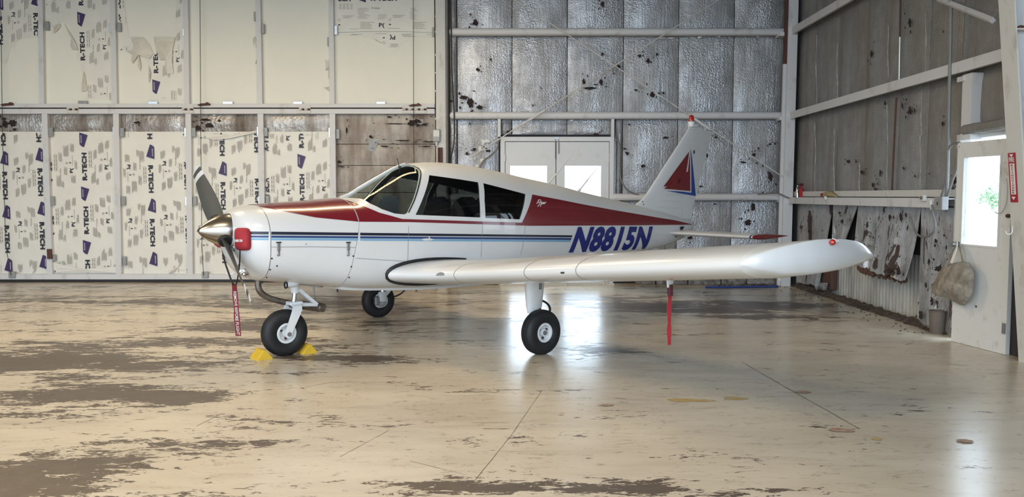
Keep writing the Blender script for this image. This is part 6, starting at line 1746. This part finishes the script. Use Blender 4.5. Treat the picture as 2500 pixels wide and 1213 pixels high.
# ---- conduits rising from the junction box
for pts, r, lb in [([(2308, 488), (2313, 440), (2318, 215), (2320, 120), (2322, -10)], .018, 'long straight grey conduit rising above the junction box'),
                   ([(2296, 487), (2306, 455), (2310, 430), (2312, 395), (2316, 365), (2326, 352), (2344, 349)], .014, 'grey conduit bending over to the top corner of the side door'),
                   ([(2312, 487), (2322, 450), (2334, 415), (2338, 385), (2339, 365), (2345, 357)], .013, 'short grey conduit running close beside the door edge')]:
    bm = B(); tube(bm, [pX(*q, XR-.21) for q in pts], r, 8); tag(link('wall_conduit', bm, M['conduit'], None, True), lb, 'conduit')
# ---- hose looped below the girt
bm = B(); tube(bm, [pX(*q, XR-.235) for q in [(2275, 500), (2277, 515), (2280, 530), (2284, 548), (2280, 565), (2268, 576), (2254, 578), (2242, 574), (2233, 562), (2227, 545), (2224, 535)]], .013, 8); hs = tag(link('looped_hose', bm, M['conduit'], None, True), 'grey hose hanging in a loop below the girt', 'hose')
bm = B(); tube(bm, [pX(*q, XR-.235) for q in [(2273, 490), (2274, 502), (2275, 512)]], .016, 8); link('hose_strap', bm, M['paper'], hs)
bm = B(); tube(bm, [pX(*q, XR-.24) for q in [(2257, 577), (2254, 610), (2255, 645), (2257, 615), (2258, 580)]], .004, 6); link('hanging_cord', bm, M['cord_black'], hs)
# ---- fire extinguisher sign on the tapered column
zs1, zs0 = 1.516+(476-372)/F*7.13, 1.516+(476-493)/F*7.13
sg = empty('fire_sign', (inner((zs1+zs0)/2)-.004, ym+.035, (zs1+zs0)/2), 0, 'red and white fire extinguisher arrow sign on the tapered column', 'sign')
hz = (zs1-zs0)/2; M['sign_red'] = plain('sign_red', (.36, .02, .03), .5)
sg.rotation_euler = (0, -math.atan(.095), 0)
def plate(name, y0, y1, z0, z1, mat, off, par=sg): bm = B(); box(bm, (-off-.001, y0, z0), (-off, y1, z1)); return link(name, bm, M[mat], par)
bm = B(); box(bm, (-.002, -.052, -hz), (.002, .052, hz)); bd = link('board', bm, M['sign_red'], sg)
plate('white_panel', -.034, .034, -hz+.07, hz-.095, 'paper', .002, bd)
def sign_text(s, z, h, w, mat, off=.0042):
    bm = B(); put_text(bm, s, lambda u, v: Vector((-off, w/2-w*u, z+h*v)), .03); link('lettering', bm, M[mat], bd)
sign_text('FIRE', hz-.082, .042, .074, 'print_white')
zz0 = hz-.10; st_p = (zz0-(-hz+.075))/12
for i, chh in enumerate('EXTINGUISHER'): sign_text(chh, zz0-(i+.9)*st_p, st_p*.72, .010 if chh == 'I' else .030, 'sign_red')
for z, up_ in ((hz-.012, -1), (-hz+.05, -1)):
    bm = B(); bm.faces.new([bm.verts.new((-.0045, a, z+b)) for a, b in ((-.030, 0), (.030, 0), (0, .030*up_))]); link('arrow', bm, M['print_white'], bd)
# ---- hook on the column, wire and latch beside the door window
p = Vector((inner(1.1)-.0, ym+.09, 1.516+(476-566)/F*7.2)); bm = B(); tube(bm, [p+Vector((0, 0, .05)), p+Vector((-.012, 0, .05)), p+Vector((-.014, 0, 0)), p+Vector((-.03, .01, -.02)), p+Vector((-.05, .02, -.012)), p+Vector((-.055, .02, .01))], .006, 8)
tag(link('coat_hook', bm, M['paper'], None, True), 'small white coat hook on the tapered column below the sign', 'hook')
bm = B(); tube(bm, [on_door(*q) for q in [(2430, 517, .03), (2438, 521, .035), (2449, 512, .04), (2456, 490, .035), (2458, 460, .03), (2455, 435, .03)]], .006, 6); tag(link('door_wire', bm, M['beam_warm'], None, True), 'loose white wire hanging beside the side door window', 'wire')
p = on_door(2461, 527, .03); bm = B(); bmesh.ops.create_icosphere(bm, subdivisions=2, radius=.022, matrix=Matrix.Translation(p) @ Matrix.Diagonal((1, 1.3, .9, 1))); tag(link('door_stop', bm, M['rust'], None, True), 'small brown knob between the side door and the tapered column', 'knob')
# ---- switch box and red channel on the hangar door jamb
p = pY(1066, 331, YJ-.02); sw = empty('switch_box', p, 0, 'grey electric switch box on the hangar door jamb', 'switch box')
bm = B(); box(bm, (-.06, -.05, -.105), (.06, .01, .105), .008); link('box', bm, M['grey_box'], sw)
bm = B(); box(bm, (-.05, -.055, -.02), (.05, -.05, .085)); link('label_plate', bm, M['paper'], sw)
bm = B(); tube(bm, [(.0, -.02, -.1), (.0, -.02, -.17)], .02, 8); link('conduit', bm, M['beam'], sw)
bm = B(); a, b = pY(1069, 420, YJ-.03), pY(1080, 360, YJ-.03)
for x_ in (a.x, b.x-.02): box(bm, (x_, YJ-.045, a.z), (x_+.02, YJ-.0, b.z))
box(bm, (a.x, YJ-.02, a.z), (b.x, YJ-.0, b.z)); tag(link('red_channel', bm, M['rust']), 'narrow dark red channel below the grey switch box', 'channel')
# ---- blue hose lying along the foot of the back wall
bm = B(); tube(bm, [pZ(*q, .02) for q in [(1722, 700), (1760, 700.5), (1800, 700), (1850, 699.5), (1900, 699)]], .02, 8); tag(link('blue_hose', bm, plain('blue_plastic', (.03, .06, .22), .45), None, True), 'blue hose lying along the foot of the foil wall', 'hose')
# ---- tree outside, seen through the side door window
d = ray((2424, 478)); tp = Vector((0, 0, H))+d*(34/d.y); tr = empty('tree', (tp.x, tp.y, 0), 0, 'pale green tree outside the side door window', 'tree')
bm = B(); tube(bm, [(0, 0, -.05), (.05, 0, .7), (0, .05, 1.3)], [.12, .09, .05], 10); link('trunk', bm, plain('bark', (.40, .36, .30), .9), tr, True)  # bark lightened to stand in for overexposure
bm = B(); random.seed(11)
for i in range(420):
    a, e2 = random.uniform(0, 2*math.pi), random.uniform(-1, 1); r = .85*random.random()**.4; q = Vector((r*math.cos(a)*math.sqrt(1-e2*e2)*.75, r*math.sin(a)*math.sqrt(1-e2*e2)*.75, 1.5+r*e2*.62))
    t1 = Vector((random.gauss(0, 1), random.gauss(0, 1), random.gauss(0, 1))).normalized(); t2 = t1.orthogonal().normalized(); s_ = random.uniform(.07, .13)
    bm.faces.new([bm.verts.new(q+t1*s_), bm.verts.new(q+t2*s_*.5), bm.verts.new(q-t1*s_), bm.verts.new(q-t2*s_*.5)])
tag(link('foliage', bm, plain('leaf_green', (.34, .50, .30), .6), tr), kind='stuff')  # bloom of the bright sky is put into the pale leaf colour
